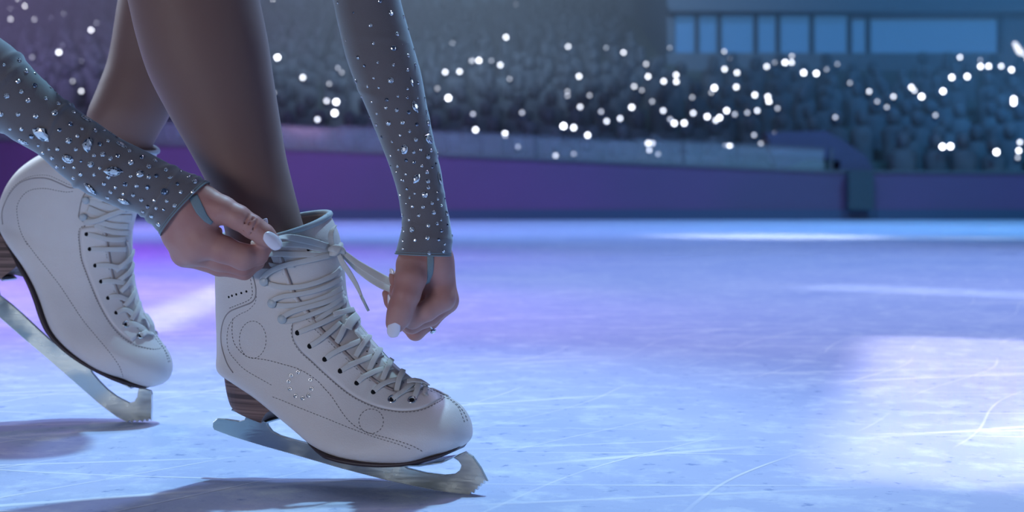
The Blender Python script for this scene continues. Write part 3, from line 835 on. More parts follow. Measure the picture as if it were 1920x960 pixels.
lace2([(158,416),(182,413),(208,401),(235,392)], [.003,.0045,.0045,.003], 10)
lace2([(168,374),(195,372),(225,368),(255,372)], .0018, 11)
for e in ([(163,439),(176,441),(190,445),(208,449),(235,448)], [(169,467),(185,467),(200,467),(218,467),(236,467)],
          [(179,498),(193,497),(205,498),(220,501),(236,499)], [(190,528),(203,527),(215,528),(228,530),(238,533)],
          [(203,559),(213,556),(223,557),(233,561),(242,566)], [(218,587),(227,583),(235,582),(243,586),(250,595)],
          [(236,609),(244,608),(252,610),(263,615),(273,622)], [(262,631),(267,628),(272,625),(276,621)]):
    lace2(e, [.0012,.0036,.0036,.003,.002], 9.5)
for c_ in ([(248,470),(241,483),(228,497),(216,508)], [(247,492),(243,505),(232,518),(219,528)], [(248,515),(239,531),(226,547)], [(252,541),(244,560),(233,574)],
           [(260,566),(254,584),(246,600)]):
    lace2(c_, [.0026,.0046,.0046,.0014], 9)
lace2([(236,452),(240,466),(241,480),(240,492)], [.004,.004,.003,.002], 7)
lace2([(268,590),(273,602),(279,614),(283,626)], [.004,.006,.006,.002], 15)
lace2([(268,624),(277,627),(287,628)], [.003,.004,.002], 7)
mb.build('lace', MAT['lace'], RE)
re_.sole('sole', MAT['sole'], RE, .34, .975, .0022, .90)
re_.heel([(-4,404,62,490), (-14,416,54,497), (-28,432,44,505), (-42,449,31,514), (-48,457,22,521)], .031, .027, RE)
re_.slab('heel_plate', [(-46,459),(20,523),(17,526),(-49,462)], .034, MAT['blade'], RE)
re_.slab('toe_plate', [(116,612),(146,646),(180,674),(215,698),(250,718),(258,722),(258,725),(250,721),(213,702),(178,678),(143,650),(113,616)], .04, MAT['blade'], RE)
re_.slab('blade', [(-30,482),(0,508),(-4,530),(0,553),(22,570),(47,592),(72,616),(94,636),(112,649),(131,657),(141,656),(146,648),(160,660),(176,672),(171,684),(173,697),(187,714),(203,730),(219,742),(232,749),(244,755),(253,752),(258,744),(259,736),(261,727),
                   (272,728),(284,732),(286,739),(286,765),(285,789),(281,785),(277,790),(272,786),(268,791),(263,787),(258,791),(253,787),(248,792),(244,788),(240,792),(219,781),(187,757),(141,717),(94,676),(47,636),(0,595),(-60,540),(-112,492),(-116,476),(-104,468),(-60,500),(-36,505)], .0042, MAT['blade'], RE, .0007, MAT['blade_edge'])
# ================================================================== the skater
def surface_nets(D, o, h):
    """quads on the zero level of the grid D (origin o, step h)"""
    S = D < 0; nx, ny, nz = D.shape
    cnt = np.zeros((nx-1, ny-1, nz-1)); pos = np.zeros((nx-1, ny-1, nz-1, 3))
    cor = [(i, j, k) for i in (0, 1) for j in (0, 1) for k in (0, 1)]
    def sub(A, c): return A[c[0]:c[0]+nx-1, c[1]:c[1]+ny-1, c[2]:c[2]+nz-1]
    for a in cor:
        for ax in range(3):
            if a[ax] == 0:
                b_ = list(a); b_[ax] = 1
                d0, d1 = sub(D, a), sub(D, b_); m_ = (d0 < 0) != (d1 < 0)
                t = np.where(m_, d0 / np.where(m_, d0 - d1, 1), 0)
                p = [np.full(t.shape, float(a[q])) for q in range(3)]; p[ax] = t
                for q in range(3): pos[..., q] += np.where(m_, p[q], 0)
                cnt += m_
    act = cnt > 0; idx = -np.ones(cnt.shape, int); n = act.sum(); idx[act] = np.arange(n)
    I = np.argwhere(act)
    V = (pos[act] / cnt[act][:, None] + I) * h + np.array(o)
    Q = []
    for ax in range(3):
        s0 = [slice(1, -1)] * 3; s1 = [slice(1, -1)] * 3
        s0[ax] = slice(0, -1); s1[ax] = slice(1, None)
        A, B = S[tuple(s0)], S[tuple(s1)]
        e = np.argwhere(A != B); off = np.array([1, 1, 1]); off[ax] = 0; e = e + off
        u, v = [(1, 2), (2, 0), (0, 1)][ax]
        eu = np.zeros(3, int); eu[u] = 1; ev = np.zeros(3, int); ev[v] = 1
        q = [idx[tuple((e - w_).T)] for w_ in (eu + ev, ev, 0 * eu, eu)]
        q = np.array(q).T
        ins = S[tuple(e.T)]
        q = np.where(ins[:, None], q, q[:, ::-1])
        Q.append(q)
    Q = np.vstack(Q); Q = Q[(Q >= 0).all(1)]
    return V, Q
def smin(a, b_, k):
    h = np.clip(.5 + .5 * (b_ - a) / k, 0, 1); return b_ * (1 - h) + a * h - k * h * (1 - h)
def sdf_mesh(build, lo, hi, h=.0011):
    ax = [np.arange(lo[i], hi[i], h) for i in range(3)]
    G = np.stack(np.meshgrid(*ax, indexing='ij'), -1).astype(np.float32)
    def cone(a, b_, ra, rb):
        a = np.array(a, np.float32); b_ = np.array(b_, np.float32); ab = b_ - a
        pa = G - a; t = np.clip((pa @ ab) / (ab @ ab), 0, 1)
        return np.linalg.norm(pa - t[..., None] * ab, axis=-1) - (ra + (rb - ra) * t)
    def ell(c, ux, r):      # ellipsoid with axes ux (3 unit vectors) and radii r
        q = (G - np.array(c, np.float32)); M = np.array([tuple(u) for u in ux], np.float32)
        q = (q @ M.T) / np.array(r, np.float32); k0 = np.linalg.norm(q, axis=-1)
        return (k0 - 1) * min(r)
    D = build(cone, ell)
    V, Q = surface_nets(D, lo, h)
    # light smoothing
    n = len(V)
    for _ in range(2):
        S_ = np.zeros_like(V); C_ = np.zeros(n)
        for a in range(4):
            b_ = (a + 1) % 4
            np.add.at(S_, Q[:, a], V[Q[:, b_]]); np.add.at(C_, Q[:, a], 1)
            np.add.at(S_, Q[:, b_], V[Q[:, a]]); np.add.at(C_, Q[:, b_], 1)
        V = V * .5 + .5 * S_ / np.maximum(C_, 1)[:, None]
    return V, Q
def loft(rows, ratio=1.0, per=8, n=48, shrink=1.0, fold=None):
    """rows: x0,y0,x1,y1,depth - the two outline points of each ring"""
    R_ = catmull(rows, per); rings = []
    for i, (x0, y0, x1, y1, d) in enumerate(R_):
        A = P(x0, y0, d); B = P(x1, y1, d); M = (A + B) / 2; hv = (B - A) / 2 * shrink
        L_ = hv.length; u = hv.normalized(); rr_ = []
        for j in range(n):
            t = 2 * math.pi * j / n
            f = 1 + (fold(i / per, t) if fold else 0) / L_
            rr_.append(M + u * (math.cos(t) * L_ * f) + Vector((0, -1, 0)) * (math.sin(t) * L_ * ratio * f))
        rings.append(rr_)
    v = [p for r_ in rings for p in r_]; k = len(rings)
    f = [(i*n+j, i*n+(j+1)%n, (i+1)*n+(j+1)%n, (i+1)*n+j) for i in range(k-1) for j in range(n)]
    return v, f, rings
body = MB()
def addl(rows, ratio, caps=(1, 1), **k):
    v, f, rings = loft(rows, ratio, **k); n = len(rings[0]); q = len(rings)
    if caps[0]: f.append(tuple(range(n))[::-1])
    if caps[1]: f.append(tuple((q-1)*n+j for j in range(n)))
    return v, f
# front leg
LEG1 = [(205,-150,458,-150,1.42),(222,-75,470,-75,1.42),(242,0,486,0,1.42),(258,69,500,69,1.42),(281,142,511,142,1.42),(316,211,522,211,1.42),(352,275,534,285,1.418),(384,334,549,350,1.416),(410,392,562,400,1.412),(424,440,572,440,1.410),(428,500,580,500,1.408)]
LEG2 = [(255,-150,430,-150,1.80),(240,-75,410,-75,1.80),(224,0,392,0,1.80),(206,105,360,105,1.795),(187,160,340,160,1.79),(166,214,318,213,1.785),(168,250,297,250,1.782),(178,282,280,284,1.78),(178,320,268,320,1.776),(176,350,260,350,1.776)]
mb1 = MB(); v, f = addl(LEG1, .96); body.add(v, f, 0); v, f = addl(LEG2, .96); body.add(v, f, 0)
# arms inside the sleeves
ARM_A = [(-210,-110,-330,30,1.29),(-95,-20,-195,125,1.295),(-20,55,-112,200,1.30),(25,90,-55,218,1.305),(62,130,-10,240,1.308),(92,160,35,268,1.311),(125,190,73,290,1.314),(150,209,100,315,1.316),(187,234,125,336,1.318),(225,259,162,362,1.32),(275,284,219,388,1.323),(331,314,262,402,1.326),(362,327,285,420,1.328),(391,341,302,441,1.33)]
ARM_B = [(575,-190,715,-190,1.37),(605,-90,733,-90,1.368),(624,0,751,0,1.366),(636,55,766,55,1.365),(647,100,779,100,1.364),(660,140,790,140,1.363),(677,180,799,190,1.362),(700,235,809,240,1.361),(720,285,819,288,1.36),(732,317,827,320,1.36),(745,360,833,360,1.359),(751,395,839,392,1.358),(754,420,844,418,1.358),(748,450,848,448,1.357),(741,475,846,479,1.357)]
v, f = addl(ARM_A, .72, shrink=.93); body.add(v, f, 1)
v, f = addl(ARM_B, .80, shrink=.93); body.add(v, f, 1)

def J(px, py, d, r):     # joint: position and radius in metres (r given in pixels)
    return tuple(P(px, py, d)), r * d / F
def chain(cone, js, k=.002):
    D = None
    for a, b_ in zip(js[:-1], js[1:]):
        q = cone(a[0], b_[0], a[1], b_[1]); D = q if D is None else smin(D, q, k)
    return D
def hand_a(cone, ell):
    wr = chain(cone, [J(335,372,1.33,40), J(352,395,1.332,41)], .01)
    wr = smin(wr, chain(cone, [J(372,365,1.328,24), J(385,382,1.328,25)]), .008)
    wr = smin(wr, chain(cone, [J(322,418,1.332,25), J(332,440,1.335,27)]), .008)
    palm = smin(wr, chain(cone, [J(350,400,1.328,32), J(378,448,1.326,29)]), .012)
    palm = smin(palm, chain(cone, [J(335,415,1.335,28), J(362,470,1.332,26)]), .010)
    palm = smin(palm, chain(cone, [J(325,420,1.345,26), J(345,477,1.344,22)]), .010)
    palm = smin(palm, chain(cone, [J(325,420,1.356,22), J(340,474,1.358,20)]), .010)
    thumb = chain(cone, [J(388,378,1.328,27), J(418,394,1.324,25), J(447,408,1.322,22), J(473,425,1.322,20.5), J(495,440,1.324,19), J(511,452,1.326,14.5)], .005)
    index = chain(cone, [J(378,455,1.328,28), J(420,468,1.325,25), J(456,482,1.326,24), J(483,478,1.334,19), J(494,462,1.341,16), J(498,440,1.345,13)], .0035)
    mid = chain(cone, [J(362,470,1.340,25), J(410,487,1.342,21), J(455,497,1.344,20), J(487,480,1.350,15), J(482,462,1.354,13)], .0035)
    ring = chain(cone, [J(350,478,1.354,21), J(410,500,1.357,17), J(458,507,1.358,17), J(482,492,1.362,13), J(476,470,1.364,11)], .0035)
    curl = chain(cone, [J(392,460,1.365,12), J(405,442,1.366,11), J(409,433,1.366,8)], .003)
    F_ = smin(smin(index, mid, .0016), smin(ring, curl, .002), .0016)
    # web between thumb and index
    web = chain(cone, [J(372,400,1.328,22), J(386,430,1.330,18)])
    D = smin(palm, web, .012); D = smin(D, F_, .0075); D = smin(D, thumb, .007)
    # creases over the thumb joint and along the fingers
    for (x0, y0, x1, y1, x2, y2) in ((468,402,460,414,457,431),(483,411,477,424,469,439),(475,409,467,420,463,432)):
        c_ = np.minimum(cone(P(x0,y0,1.3150), P(x1,y1,1.3120), .0008, .0009), cone(P(x1,y1,1.3120), P(x2,y2,1.3140), .0009, .0007)); D = -smin(-D, c_, .0014)
    for (x0,y0,x1,y1,d,r_) in ((448,462,468,476,1.3045,.0012),):
        c_ = cone(P(x0,y0,d), P(x1,y1,d), r_, r_); D = -smin(-D, c_, .0016)
    return D
def bb(pts, pad):
    a = np.array(pts); return a.min(0) - pad, a.max(0) + pad
lo, hi = bb([P(300,345,1.30), P(525,525,1.39), P(300,345,1.39), P(525,525,1.30)], .004)
V_, Q_ = sdf_mesh(hand_a, lo, hi, .0010)
body.add([Vector(v) for v in V_], [tuple(int(i) for i in q) for q in Q_], 1)
bvA = BVHTree.FromPolygons([Vector(v) for v in V_], [tuple(int(i) for i in q) for q in Q_])

def hand_b(cone, ell):
    wr = chain(cone, [J(783,452,1.358,26), J(776,492,1.356,31)], .01)
    wr = smin(wr, chain(cone, [J(818,462,1.358,26), J(816,495,1.360,28)]), .010)
    palm = smin(wr, chain(cone, [J(816,490,1.362,28), J(830,552,1.366,22)]), .010)
    palm = smin(palm, chain(cone, [J(822,490,1.370,26), J(836,560,1.376,20)]), .010)
    palm = smin(palm, chain(cone, [J(822,495,1.380,22), J(834,565,1.388,19)]), .010)
    palm = smin(palm, chain(cone, [J(790,500,1.366,24), J(800,540,1.372,18)]), .010)
    palm = smin(palm, chain(cone, [J(795,515,1.374,22), J(800,570,1.384,20)]), .008)
    palm = smin(palm, chain(cone, [J(785,530,1.376,16), J(782,585,1.388,14)]), .006)
    thumb = chain(cone, [J(772,502,1.350,29), J(770,522,1.344,28), J(762,552,1.340,25), J(752,578,1.338,23), J(746,597,1.338,20.5), J(741,608,1.339,17)], .005)
    index = chain(cone, [J(830,562,1.360,22), J(800,583,1.354,19), J(773,598,1.352,18), J(755,580,1.356,15), J(745,548,1.362,13), J(738,517,1.366,9)], .0035)
    mid = chain(cone, [J(836,566,1.374,22), J(806,592,1.370,19), J(772,606,1.368,19), J(748,590,1.370,14), J(733,565,1.372,12), J(725,551,1.373,9)], .0035)
    ring = chain(cone, [J(832,572,1.388,19), J(806,600,1.386,17), J(779,622,1.384,16), J(762,608,1.386,13), J(750,590,1.388,11)], .0035)
    F_ = smin(smin(index, mid, .0016), ring, .0016)
    D = smin(palm, F_, .007); D = smin(D, thumb, .006)
    return D
lo, hi = bb([P(712,448,1.31), P(868,648,1.42), P(712,448,1.42), P(868,648,1.31)], .003)
V_, Q_ = sdf_mesh(hand_b, lo, hi, .0010)
body.add([Vector(v) for v in V_], [tuple(int(i) for i in q) for q in Q_], 1)
bvB = BVHTree.FromPolygons([Vector(v) for v in V_], [tuple(int(i) for i in q) for q in Q_])
PERSON = body.build('person', mats=[MAT['tights'], MAT['skin']], fix=False)
fix_normals(PERSON)
tag(PERSON, 'person bending down in bare-look tights and crystal sleeves, pulling skate laces with both hands', 'person')

# finger nails ----------------------------------------------------
def nail(c, along, normal, w_, l_, bend=.35, tip=1.0, th=.0007):
    along = along.normalized(); normal = (normal - along * normal.dot(along)).normalized(); side = along.cross(normal)
    nu, nv = 14, 12; top = []; bot = []
    for i in range(nu):
        a = i / (nu - 1)                         # root to tip
        ww = w_ * (1 - .30 * (1 - a) ** 3 - .22 * a ** 5 * tip)
        for j in range(nv):
            b_ = j / (nv - 1) * 2 - 1
            aa = a * l_ - l_ / 2
            if a > .5: aa -= l_ * .12 * (b_ * b_) * (a - .5) * 2 * tip
            else: aa += l_ * .14 * (b_ * b_) * (.5 - a) * 2
            drop = bend * w_ * b_ * b_ * .5 + .10 * l_ * (a - .4) ** 2
            p = c + along * aa + side * (b_ * ww / 2) - normal * drop
            top.append(p); bot.append(p - normal * th)
    vs = top + bot; n = nu * nv; fs = []
    for i in range(nu - 1):
        for j in range(nv - 1):
            q = (i*nv+j, i*nv+j+1, (i+1)*nv+j+1, (i+1)*nv+j); fs.append(q); fs.append(tuple(n + x for x in q[::-1]))
    rim = [j for j in range(nv)] + [i*nv+nv-1 for i in range(1, nu)] + [(nu-1)*nv+j for j in range(nv-2, -1, -1)] + [i*nv for i in range(nu-2, 0, -1)]
    k = len(rim); fs += [(rim[a], rim[(a+1)%k], n+rim[(a+1)%k], n+rim[a]) for a in range(k)]
    return fix_normals(mesh_obj('fingernail', vs, fs, MAT['nail'], PERSON))
mm = 1.33 / F
nail(P(512, 451, 1.3112), P(530,468,1.3165) - P(495,436,1.3105), Vector((.16, -1, .30)), 27*mm, 41*mm)                      # thumb, left hand in the photo
nail(P(500, 421, 1.345), P(501,408,1.345) - P(500,432,1.345), Vector((.9, -.55, .15)), 15*mm, 24*mm)
nail(P(405, 434, 1.3635), P(407,428,1.364) - P(403,440,1.363), Vector((-.6, -1, .2)), 8*mm, 12*mm)
nail(P(736.5, 617, 1.3285), P(733,632,1.331) - P(741,602,1.328), Vector((-.30, -1, -.12)), 27*mm, 34*mm)               # thumb, right hand
nail(P(733, 514, 1.363), P(731,503,1.364) - P(736,525,1.364), Vector((-.8, -.8, .1)), 13*mm, 22*mm)
nail(P(728, 565, 1.364), P(729,580,1.364) - P(727,552,1.364), Vector((-.8, -.7, 0)), 11*mm, 26*mm)
# engagement ring
rc = P(800, 604, 1.386); ax = P(779,622,1.384) - P(806,600,1.386)
mb = MB(); mb.torus(rc, ax, .0093, .0009, 36, 8); rg = mb.build('finger_ring', MAT['steel'], PERSON); rg['label'] = 'silver ring with a round stone'
def gem_mesh(kind='round', dark=False, seed=0):
    """faceted crystal lying in the xy plane, facing +z, one unit across"""
    n = {'round': 10, 'oval': 14, 'marquise': 14, 'shard': 7}[kind]; fs = []; r_ = random.Random(seed + n)
    def rim(rr, z, tw=0):
        o_ = []
        for j in range(n):
            a = 2*math.pi*(j + tw)/n
            x, y = math.cos(a), math.sin(a)
            if kind == 'marquise': y *= (1 - abs(x) ** 2.2 * .75)
            if kind == 'shard': q = (1, .8, .95, .78, 1.05, .85, .9)[j]; x *= q; y *= q
            o_.append((x * rr / 2, y * rr / 2, z))
        return o_
    vs = rim(1.0, 0) + rim(1.04, .07) + rim(.86, .18, .5) + rim(.62, .27) + rim(.40, .31, .5); K = 4
    for i in range(K):
        for j in range(n): fs.append((i*n+j, i*n+(j+1)%n, (i+1)*n+(j+1)%n if not i%2 else (i+1)*n+j)); fs.append((i*n+(j if not i%2 else (j+1)%n), (i+1)*n+(j+1)%n, (i+1)*n+j))
    fs.append(tuple(K*n+j for j in range(n)))
    o = mesh_obj('rhinestone', vs, fs, MAT['crystal_dark_reflection' if dark else 'crystal'], None, False)
    me = o.data; me.materials.append(MAT['setting']); me.materials.append(MAT['mirror_crystal']); me.materials.append(MAT['crystal_dark_reflection'])
    for p in me.polygons:
        if p.index < 2 * n: p.material_index = 1
        elif len(p.vertices) == 3: p.material_index = r_.choice((0, 0, 2, 3) if not dark else (0, 3, 2))  # random bright and dark facets paint in the sparkle contrast
        elif dark: p.material_index = 2
    fix_normals(o); bpy.data.objects.remove(o)
    return me
GEM = {(k_, d_, v_): gem_mesh(k_, d_, v_) for k_ in ('round', 'oval', 'marquise', 'shard') for d_ in (False, True) for v_ in range(3)}
g = bpy.data.objects.new('gem', GEM[('round', False, 0)]); COL.objects.link(g); g.parent = rg
gp = P(812, 621, 1.384)
g.matrix_world = Matrix.Translation(gp) @ Vector((.5, -.35, -.8)).to_track_quat('Z', 'Y').to_matrix().to_4x4() @ Matrix.Scale(.0065, 4)
mb = MB(); mb.tube([P(803,610,1.3815), gp + Vector((-.0006, 0, .001))], [.0012, .0024], 8); mb.build('claw', MAT['steel'], rg)

# sleeves ----------------------------------------------------------
def folds(seed, n, lo_, hi_, amp, diag):
    r_ = random.Random(seed); fl = [(r_.uniform(lo_, hi_), r_.uniform(0, 6.28), r_.uniform(.5, 1) * amp, r_.uniform(.10, .2), r_.uniform(-diag, diag)) for _ in range(n)]
    def f(u, t):
        s_ = 0
        for (u0, t0, a, w_, dg) in fl:
            dt = (t - t0 + math.pi) % (2*math.pi) - math.pi
            s_ += a * math.exp(-((u - u0 - dg * dt) / w_) ** 2) * math.exp(-(dt / .9) ** 2)
        return s_
    return f
def sleeve(rows, ratio, fold, label, cut):
    v, f, rings = loft(rows, ratio, per=14, n=96, fold=fold)
    # wavy hem: push the last ring along the arm
    n = 96
    inner = loft(rows, ratio, per=14, n=96, shrink=.965, fold=fold)[2]
    k = len(rings); q = len(v)
    v += [p for r_ in inner[-14:] for p in r_]
    for i in range(13):
        for j in range(n): f.append((q+i*n+j, q+(i+1)*n+j, q+(i+1)*n+(j+1)%n, q+i*n+(j+1)%n))
    for j in range(n): f.append(((k-1)*n+j, (k-1)*n+(j+1)%n, q+13*n+(j+1)%n, q+13*n+j))
    o = mesh_obj('sleeve', v, f, MAT['sleeve'], PERSON); fix_normals(o); o['label'] = label
    mb = MB(); mb.tube(rings[-1] + rings[-1][:1], .0007, 6, cap=False)
    mb.tube(rings[-4] + rings[-4][:1], .0004, 5, cap=False)
    mb.build('hem', MAT['hem'], o)
    return o, BVHTree.FromPolygons(v[:q], [x for x in f if max(x) < q])
SA, bsA = sleeve(ARM_A, .74, folds(5, 26, 3, 12.5, .0022, .35), 'grey mesh sleeve nearly covered in crystals', 0)
SB, bsB = sleeve(ARM_B, .82, folds(9, 18, 0, 13, .0011, .25), 'grey mesh sleeve with scattered crystals', 0)
def strap(pts, w, bv, up=.0008):
    q = smooth_line(pts, 20); P_ = []; N_ = []
    for x, y in q:
        loc, nn, i, dd = bv.ray_cast(CAM, ray(x, y).normalized())
        if loc is None: loc, nn = P(x, y, P_[-1].y if P_ else 1.33), Vector((0, -1, 0))
        if nn.y > 0: nn = -nn
        P_.append(loc + nn * up); N_.append(nn)
    for _ in range(4):
        P_ = [P_[0]] + [(P_[i-1] + P_[i]*2 + P_[i+1]) / 4 for i in range(1, 19)] + [P_[-1]]
        N_ = [N_[0]] + [(N_[i-1] + N_[i] + N_[i+1]).normalized() for i in range(1, 19)] + [N_[-1]]
    mb = MB(); mb.ribbon(P_, N_, w, .0018); return mb
strap([(362,368),(370,385),(378,399),(387,411),(397,418)], [.0085]*10+[.008,.0075,.007,.0065,.006,.006,.0055,.005,.0045,.004], bvA).build('thumb_loop', MAT['hem'], SA)
strap([(807,480),(807,495),(806,510),(804,520),(800,530)], .0062, bvB).build('thumb_loop', MAT['hem'], SB)

def gems(lst, ox, oy, s, bv, parent, seed):
    r_ = random.Random(seed)
    for e in lst:
        x, y, w_ = e[:3]; px, py = ox + x / s, oy + y / s
        kind, hgt, rot = 'round', w_, r_.uniform(0, 180)
        if len(e) > 3: kind, hgt, rot = e[3], e[4], e[5]
        loc, nn, i, dd = bv.ray_cast(CAM, ray(px, py).normalized())
        if loc is None: loc, nn, i, dd = bv.find_nearest(P(px, py, 1.33))
        if nn.dot(ray(px, py)) > 0 and (loc - P(px, py, loc.y)).length < .004: nn = -nn
        nn = (nn + Vector((r_.uniform(-.12,.12), r_.uniform(-.12,.12), r_.uniform(-.12,.12)))).normalized()
        dark = kind == 'round' and r_.random() < .30
        o = bpy.data.objects.new('rhinestone', GEM[(kind, dark, r_.randrange(3))]); COL.objects.link(o); o.parent = parent
        a = math.radians(rot); d_ = Vector((math.cos(a), 0, math.sin(a)))
        X = (d_ - nn * d_.dot(nn)).normalized(); Y = nn.cross(X)
        W = 1.5 * w_ / s * loc.y / F; Hh = 1.5 * hgt / s * loc.y / F; Z = (W * Hh) ** .5 * (.9 if kind == 'round' else .62)
        o.matrix_world = Matrix.Translation(loc + nn * .0001) @ Matrix((X * W, Y * Hh, nn * Z)).transposed().to_4x4()
M_, O_, S_ = 'marquise', 'oval', 'shard'
gems([(30,247,16),(197,292,26),(145,210,24),(135,370,24),(262,400,26),(160,448,22),(50,480,28),(210,515,24),(343,498,20),(262,310,14),(380,418,14),(410,440,12),(430,465,12),(480,492,12),(438,535,20),(520,540,18),(412,605,34),(553,600,22),(135,618,22),(267,632,26),(5,615,28),(645,650,60,O_,34,-20),(530,690,26),(445,735,22),(615,725,18),(718,670,16),(713,738,24),(780,737,18),(830,755,16),(75,727,18),(160,727,22),(235,785,26),(313,765,100,S_,72,-52),(515,815,32),(580,780,20),(655,845,78,S_,56,70),(748,840,24),(810,815,20),(910,845,58,O_,30,-8),(875,790,16),(175,825,56,O_,26,-32),(287,852,18),(367,880,16),(430,878,22),(567,880,20),(705,925,20),(770,918,26),(883,928,22),(970,890,20),(830,945,20),(1063,938,22),(320,908,18)], 0, 60, 4, bsA, SA, 1)
gems([(407,185,46,O_,34,-28),(312,180,20),(340,232,18),(383,236,14),(443,236,14),(485,200,12),(545,218,26),(600,240,15),(680,260,76,M_,40,-4),(784,207,22),(662,183,18),(893,230,20),(995,250,17),(930,195,18),(1085,258,10),(840,275,30),(783,290,13),(892,293,19),(938,287,17),(1022,295,22,M_,12,20),(1132,292,15),(1168,320,22),(483,277,19),(565,280,15),(650,295,17),(440,300,17),(623,335,17),(692,357,15),(752,338,19),(820,347,17),(885,356,19),(1065,335,15),(540,362,72,M_,30,-44),(663,383,17),(738,395,15),(798,403,17),(985,382,28),(1085,383,17),(1158,382,17),(645,418,15),(740,440,52,M_,26,-32),(848,432,17),(925,433,15),(1000,437,15),(1047,465,17),(885,473,17),(936,480,15),(982,490,13),(858,503,15),(908,530,17),(950,578,21)], 0, 240, 3.2, bsA, SA, 2)
gems([(132,22,16),(250,95,11),(450,8,22),(533,98,26),(627,122,15),(378,190,20),(660,220,9),(578,255,22),(193,303,13),(400,325,15),(553,362,28),(703,370,10),(284,433,20),(662,417,18),(433,467,15),(332,495,17),(552,487,15),(715,483,17),(656,525,17),(402,585,15),(272,607,19),(531,603,30),(768,585,50,M_,18,105),(735,620,20),(355,648,17),(440,658,13),(656,665,15),(313,725,14),(583,722,13),(655,733,15),(733,735,11),(785,735,12),(500,748,19),(387,765,13),(714,800,66,M_,38,-62),(492,808,17),(575,825,20),(425,852,15),(665,843,20),(798,832,15),(375,880,15),(512,925,26),(618,918,22),(725,933,19),(422,935,17),(812,920,28,O_,34,0)], 600, 0, 4, bsB, SB, 3)
gems([(222,67,16),(300,102,15),(360,54,15),(432,25,17),(478,87,22),(575,80,62,S_,56,-30),(575,22,15),(392,160,48,O_,36,80),(348,163,13),(463,181,17),(516,163,15),(593,170,18),(570,215,26),(640,190,46,M_,14,100),(288,210,13),(406,243,18),(466,257,18),(523,285,15),(630,268,14),(603,293,15),(290,285,11),(341,286,18),(330,330,11),(562,332,20),(403,347,15),(483,380,54,M_,34,58),(569,399,22),(657,378,66,M_,26,95),(320,410,13),(370,390,13),(411,457,15),(573,448,18),(545,502,30),(470,490,13),(432,520,15),(360,505,13),(643,480,13),(643,533,15),(695,530,11),(600,563,18),(452,588,18),(532,593,18),(405,565,11),(672,583,15),(613,634,22),(710,640,26),(499,655,18),(378,657,18),(427,689,15),(668,690,13),(572,732,20),(638,717,18),(716,728,15),(377,750,13),(388,773,13),(451,762,28),(671,771,18),(750,808,14),(565,825,22),(650,839,18),(695,872,13),(380,847,15),(473,841,18),(381,905,15),(686,925,18),(580,938,20)], 660, 240, 4, bsB, SB, 4)
# ================================================================== light and camera
w = bpy.data.worlds.new('arena_air'); sc.world = w; w.use_nodes = True
bg = w.node_tree.nodes['Background']; bg.inputs[0].default_value = (.16, .25, .55, 1); bg.inputs[1].default_value = .14
def aim(o, at):
    o.rotation_euler = (Vector(at) - o.location).to_track_quat('-Z', 'Y').to_euler()
def area(name, loc, at, sx, sy, power, col, spread=180, rotz=0):
    l = bpy.data.lights.new(name, 'AREA'); l.shape = 'RECTANGLE'; l.size = sx; l.size_y = sy; l.energy = power; l.color = col
    l.spread = math.radians(spread)
    o = bpy.data.objects.new(name, l); COL.objects.link(o); o.location = loc; aim(o, at)
    if rotz: o.rotation_euler.rotate_axis('Z', math.radians(rotz))
    return o
def spot(name, loc, at, power, col, ang, blend=.6, r=.2):
    l = bpy.data.lights.new(name, 'SPOT'); l.energy = power; l.color = col; l.spot_size = math.radians(ang); l.spot_blend = blend; l.shadow_soft_size = r
    o = bpy.data.objects.new(name, l); COL.objects.link(o); o.location = loc; aim(o, at); return o
# arena floodlight behind the skater: throws the shadows towards the camera
spot('flood_light', (.8, 4.0, 7.0), (-.62, 1.35, 0), 1750, (.40, .76, 1.0), 25, 1, .12)
# added soft fill, unseen, kept low so it barely lights the ice
area('front_fill', (-2.6, -2.4, .42), (-.3, 1.4, .22), 2.0, .45, 42, (1.0, .94, .93))
area('side_rig', (3.4, .4, 1.3), (-.3, 1.4, .2), 1.0, 1.0, 9, (.70, .82, 1.0))
area('rim_rig', (-3.0, 3.8, 1.9), (-.4, 1.5, .3), 1.4, 1.0, 52, (.74, .84, 1.0))
# coloured washes on the ice
spot('violet_wash', (-6, 7, 7), (-3.2, 6.6, 0), 3200, (.42, .10, 1.0), 46, 1, .5)
spot('violet_wash_near', (-2.4, 5.0, 4), (-1.35, 3.6, 0), 620, (.52, .10, 1.0), 46, 1, .4)
spot('blue_wash', (2.0, 7, 9), (1.8, 5.0, 0), 3100, (.36, .52, 1.0), 62, 1, .6)
spot('cyan_wash', (7, 9, 9), (6.4, 13.5, 0), 3600, (.12, .55, .98), 74, 1, .6)
spot('far_wash', (0, 9, 8), (0, 13.5, 0), 3300, (.30, .48, 1.0), 84, 1, .6)
spot('far_violet', (-6, 8, 7), (-5, 12.5, 0), 1900, (.44, .20, 1.0), 76, 1, .6)
spot('lilac_wash', (2.6, 4.0, 6), (1.6, 2.9, 0), 270, (.72, .60, 1.0), 60, 1, .5)
spot('pale_wash', (1.9, 2.4, 5), (1.0, 1.6, 0), 115, (.80, .76, 1.0), 32, 1, .5)
# rectangular beams, straight down from the roof
def beam(name, x, y, z, sx, sy, power, col, spread, rot):
    o = area(name, (x, y, z), (x, y, 0), sx, sy, power, col, spread); o.rotation_euler = (0, 0, math.radians(rot))
beam('window_beam', 1.22, 1.95, 5.0, 1.45, 1.5, 5.0, (1.0, .88, .92), 1.8, -16)
beam('window_beam_low', 1.15, 1.50, 4.0, 1.2, .30, .5, (1.0, .98, .96), 3.0, -6)
beam('streak_beam', -.84, 3.8, 5, .14, 1.7, .45, (.92, .94, 1.0), 1.8, 3)
beam('far_streak', 1.55, 4.05, 5, 1.5, .30, .45, (.85, .92, 1.0), 2.5, -38)
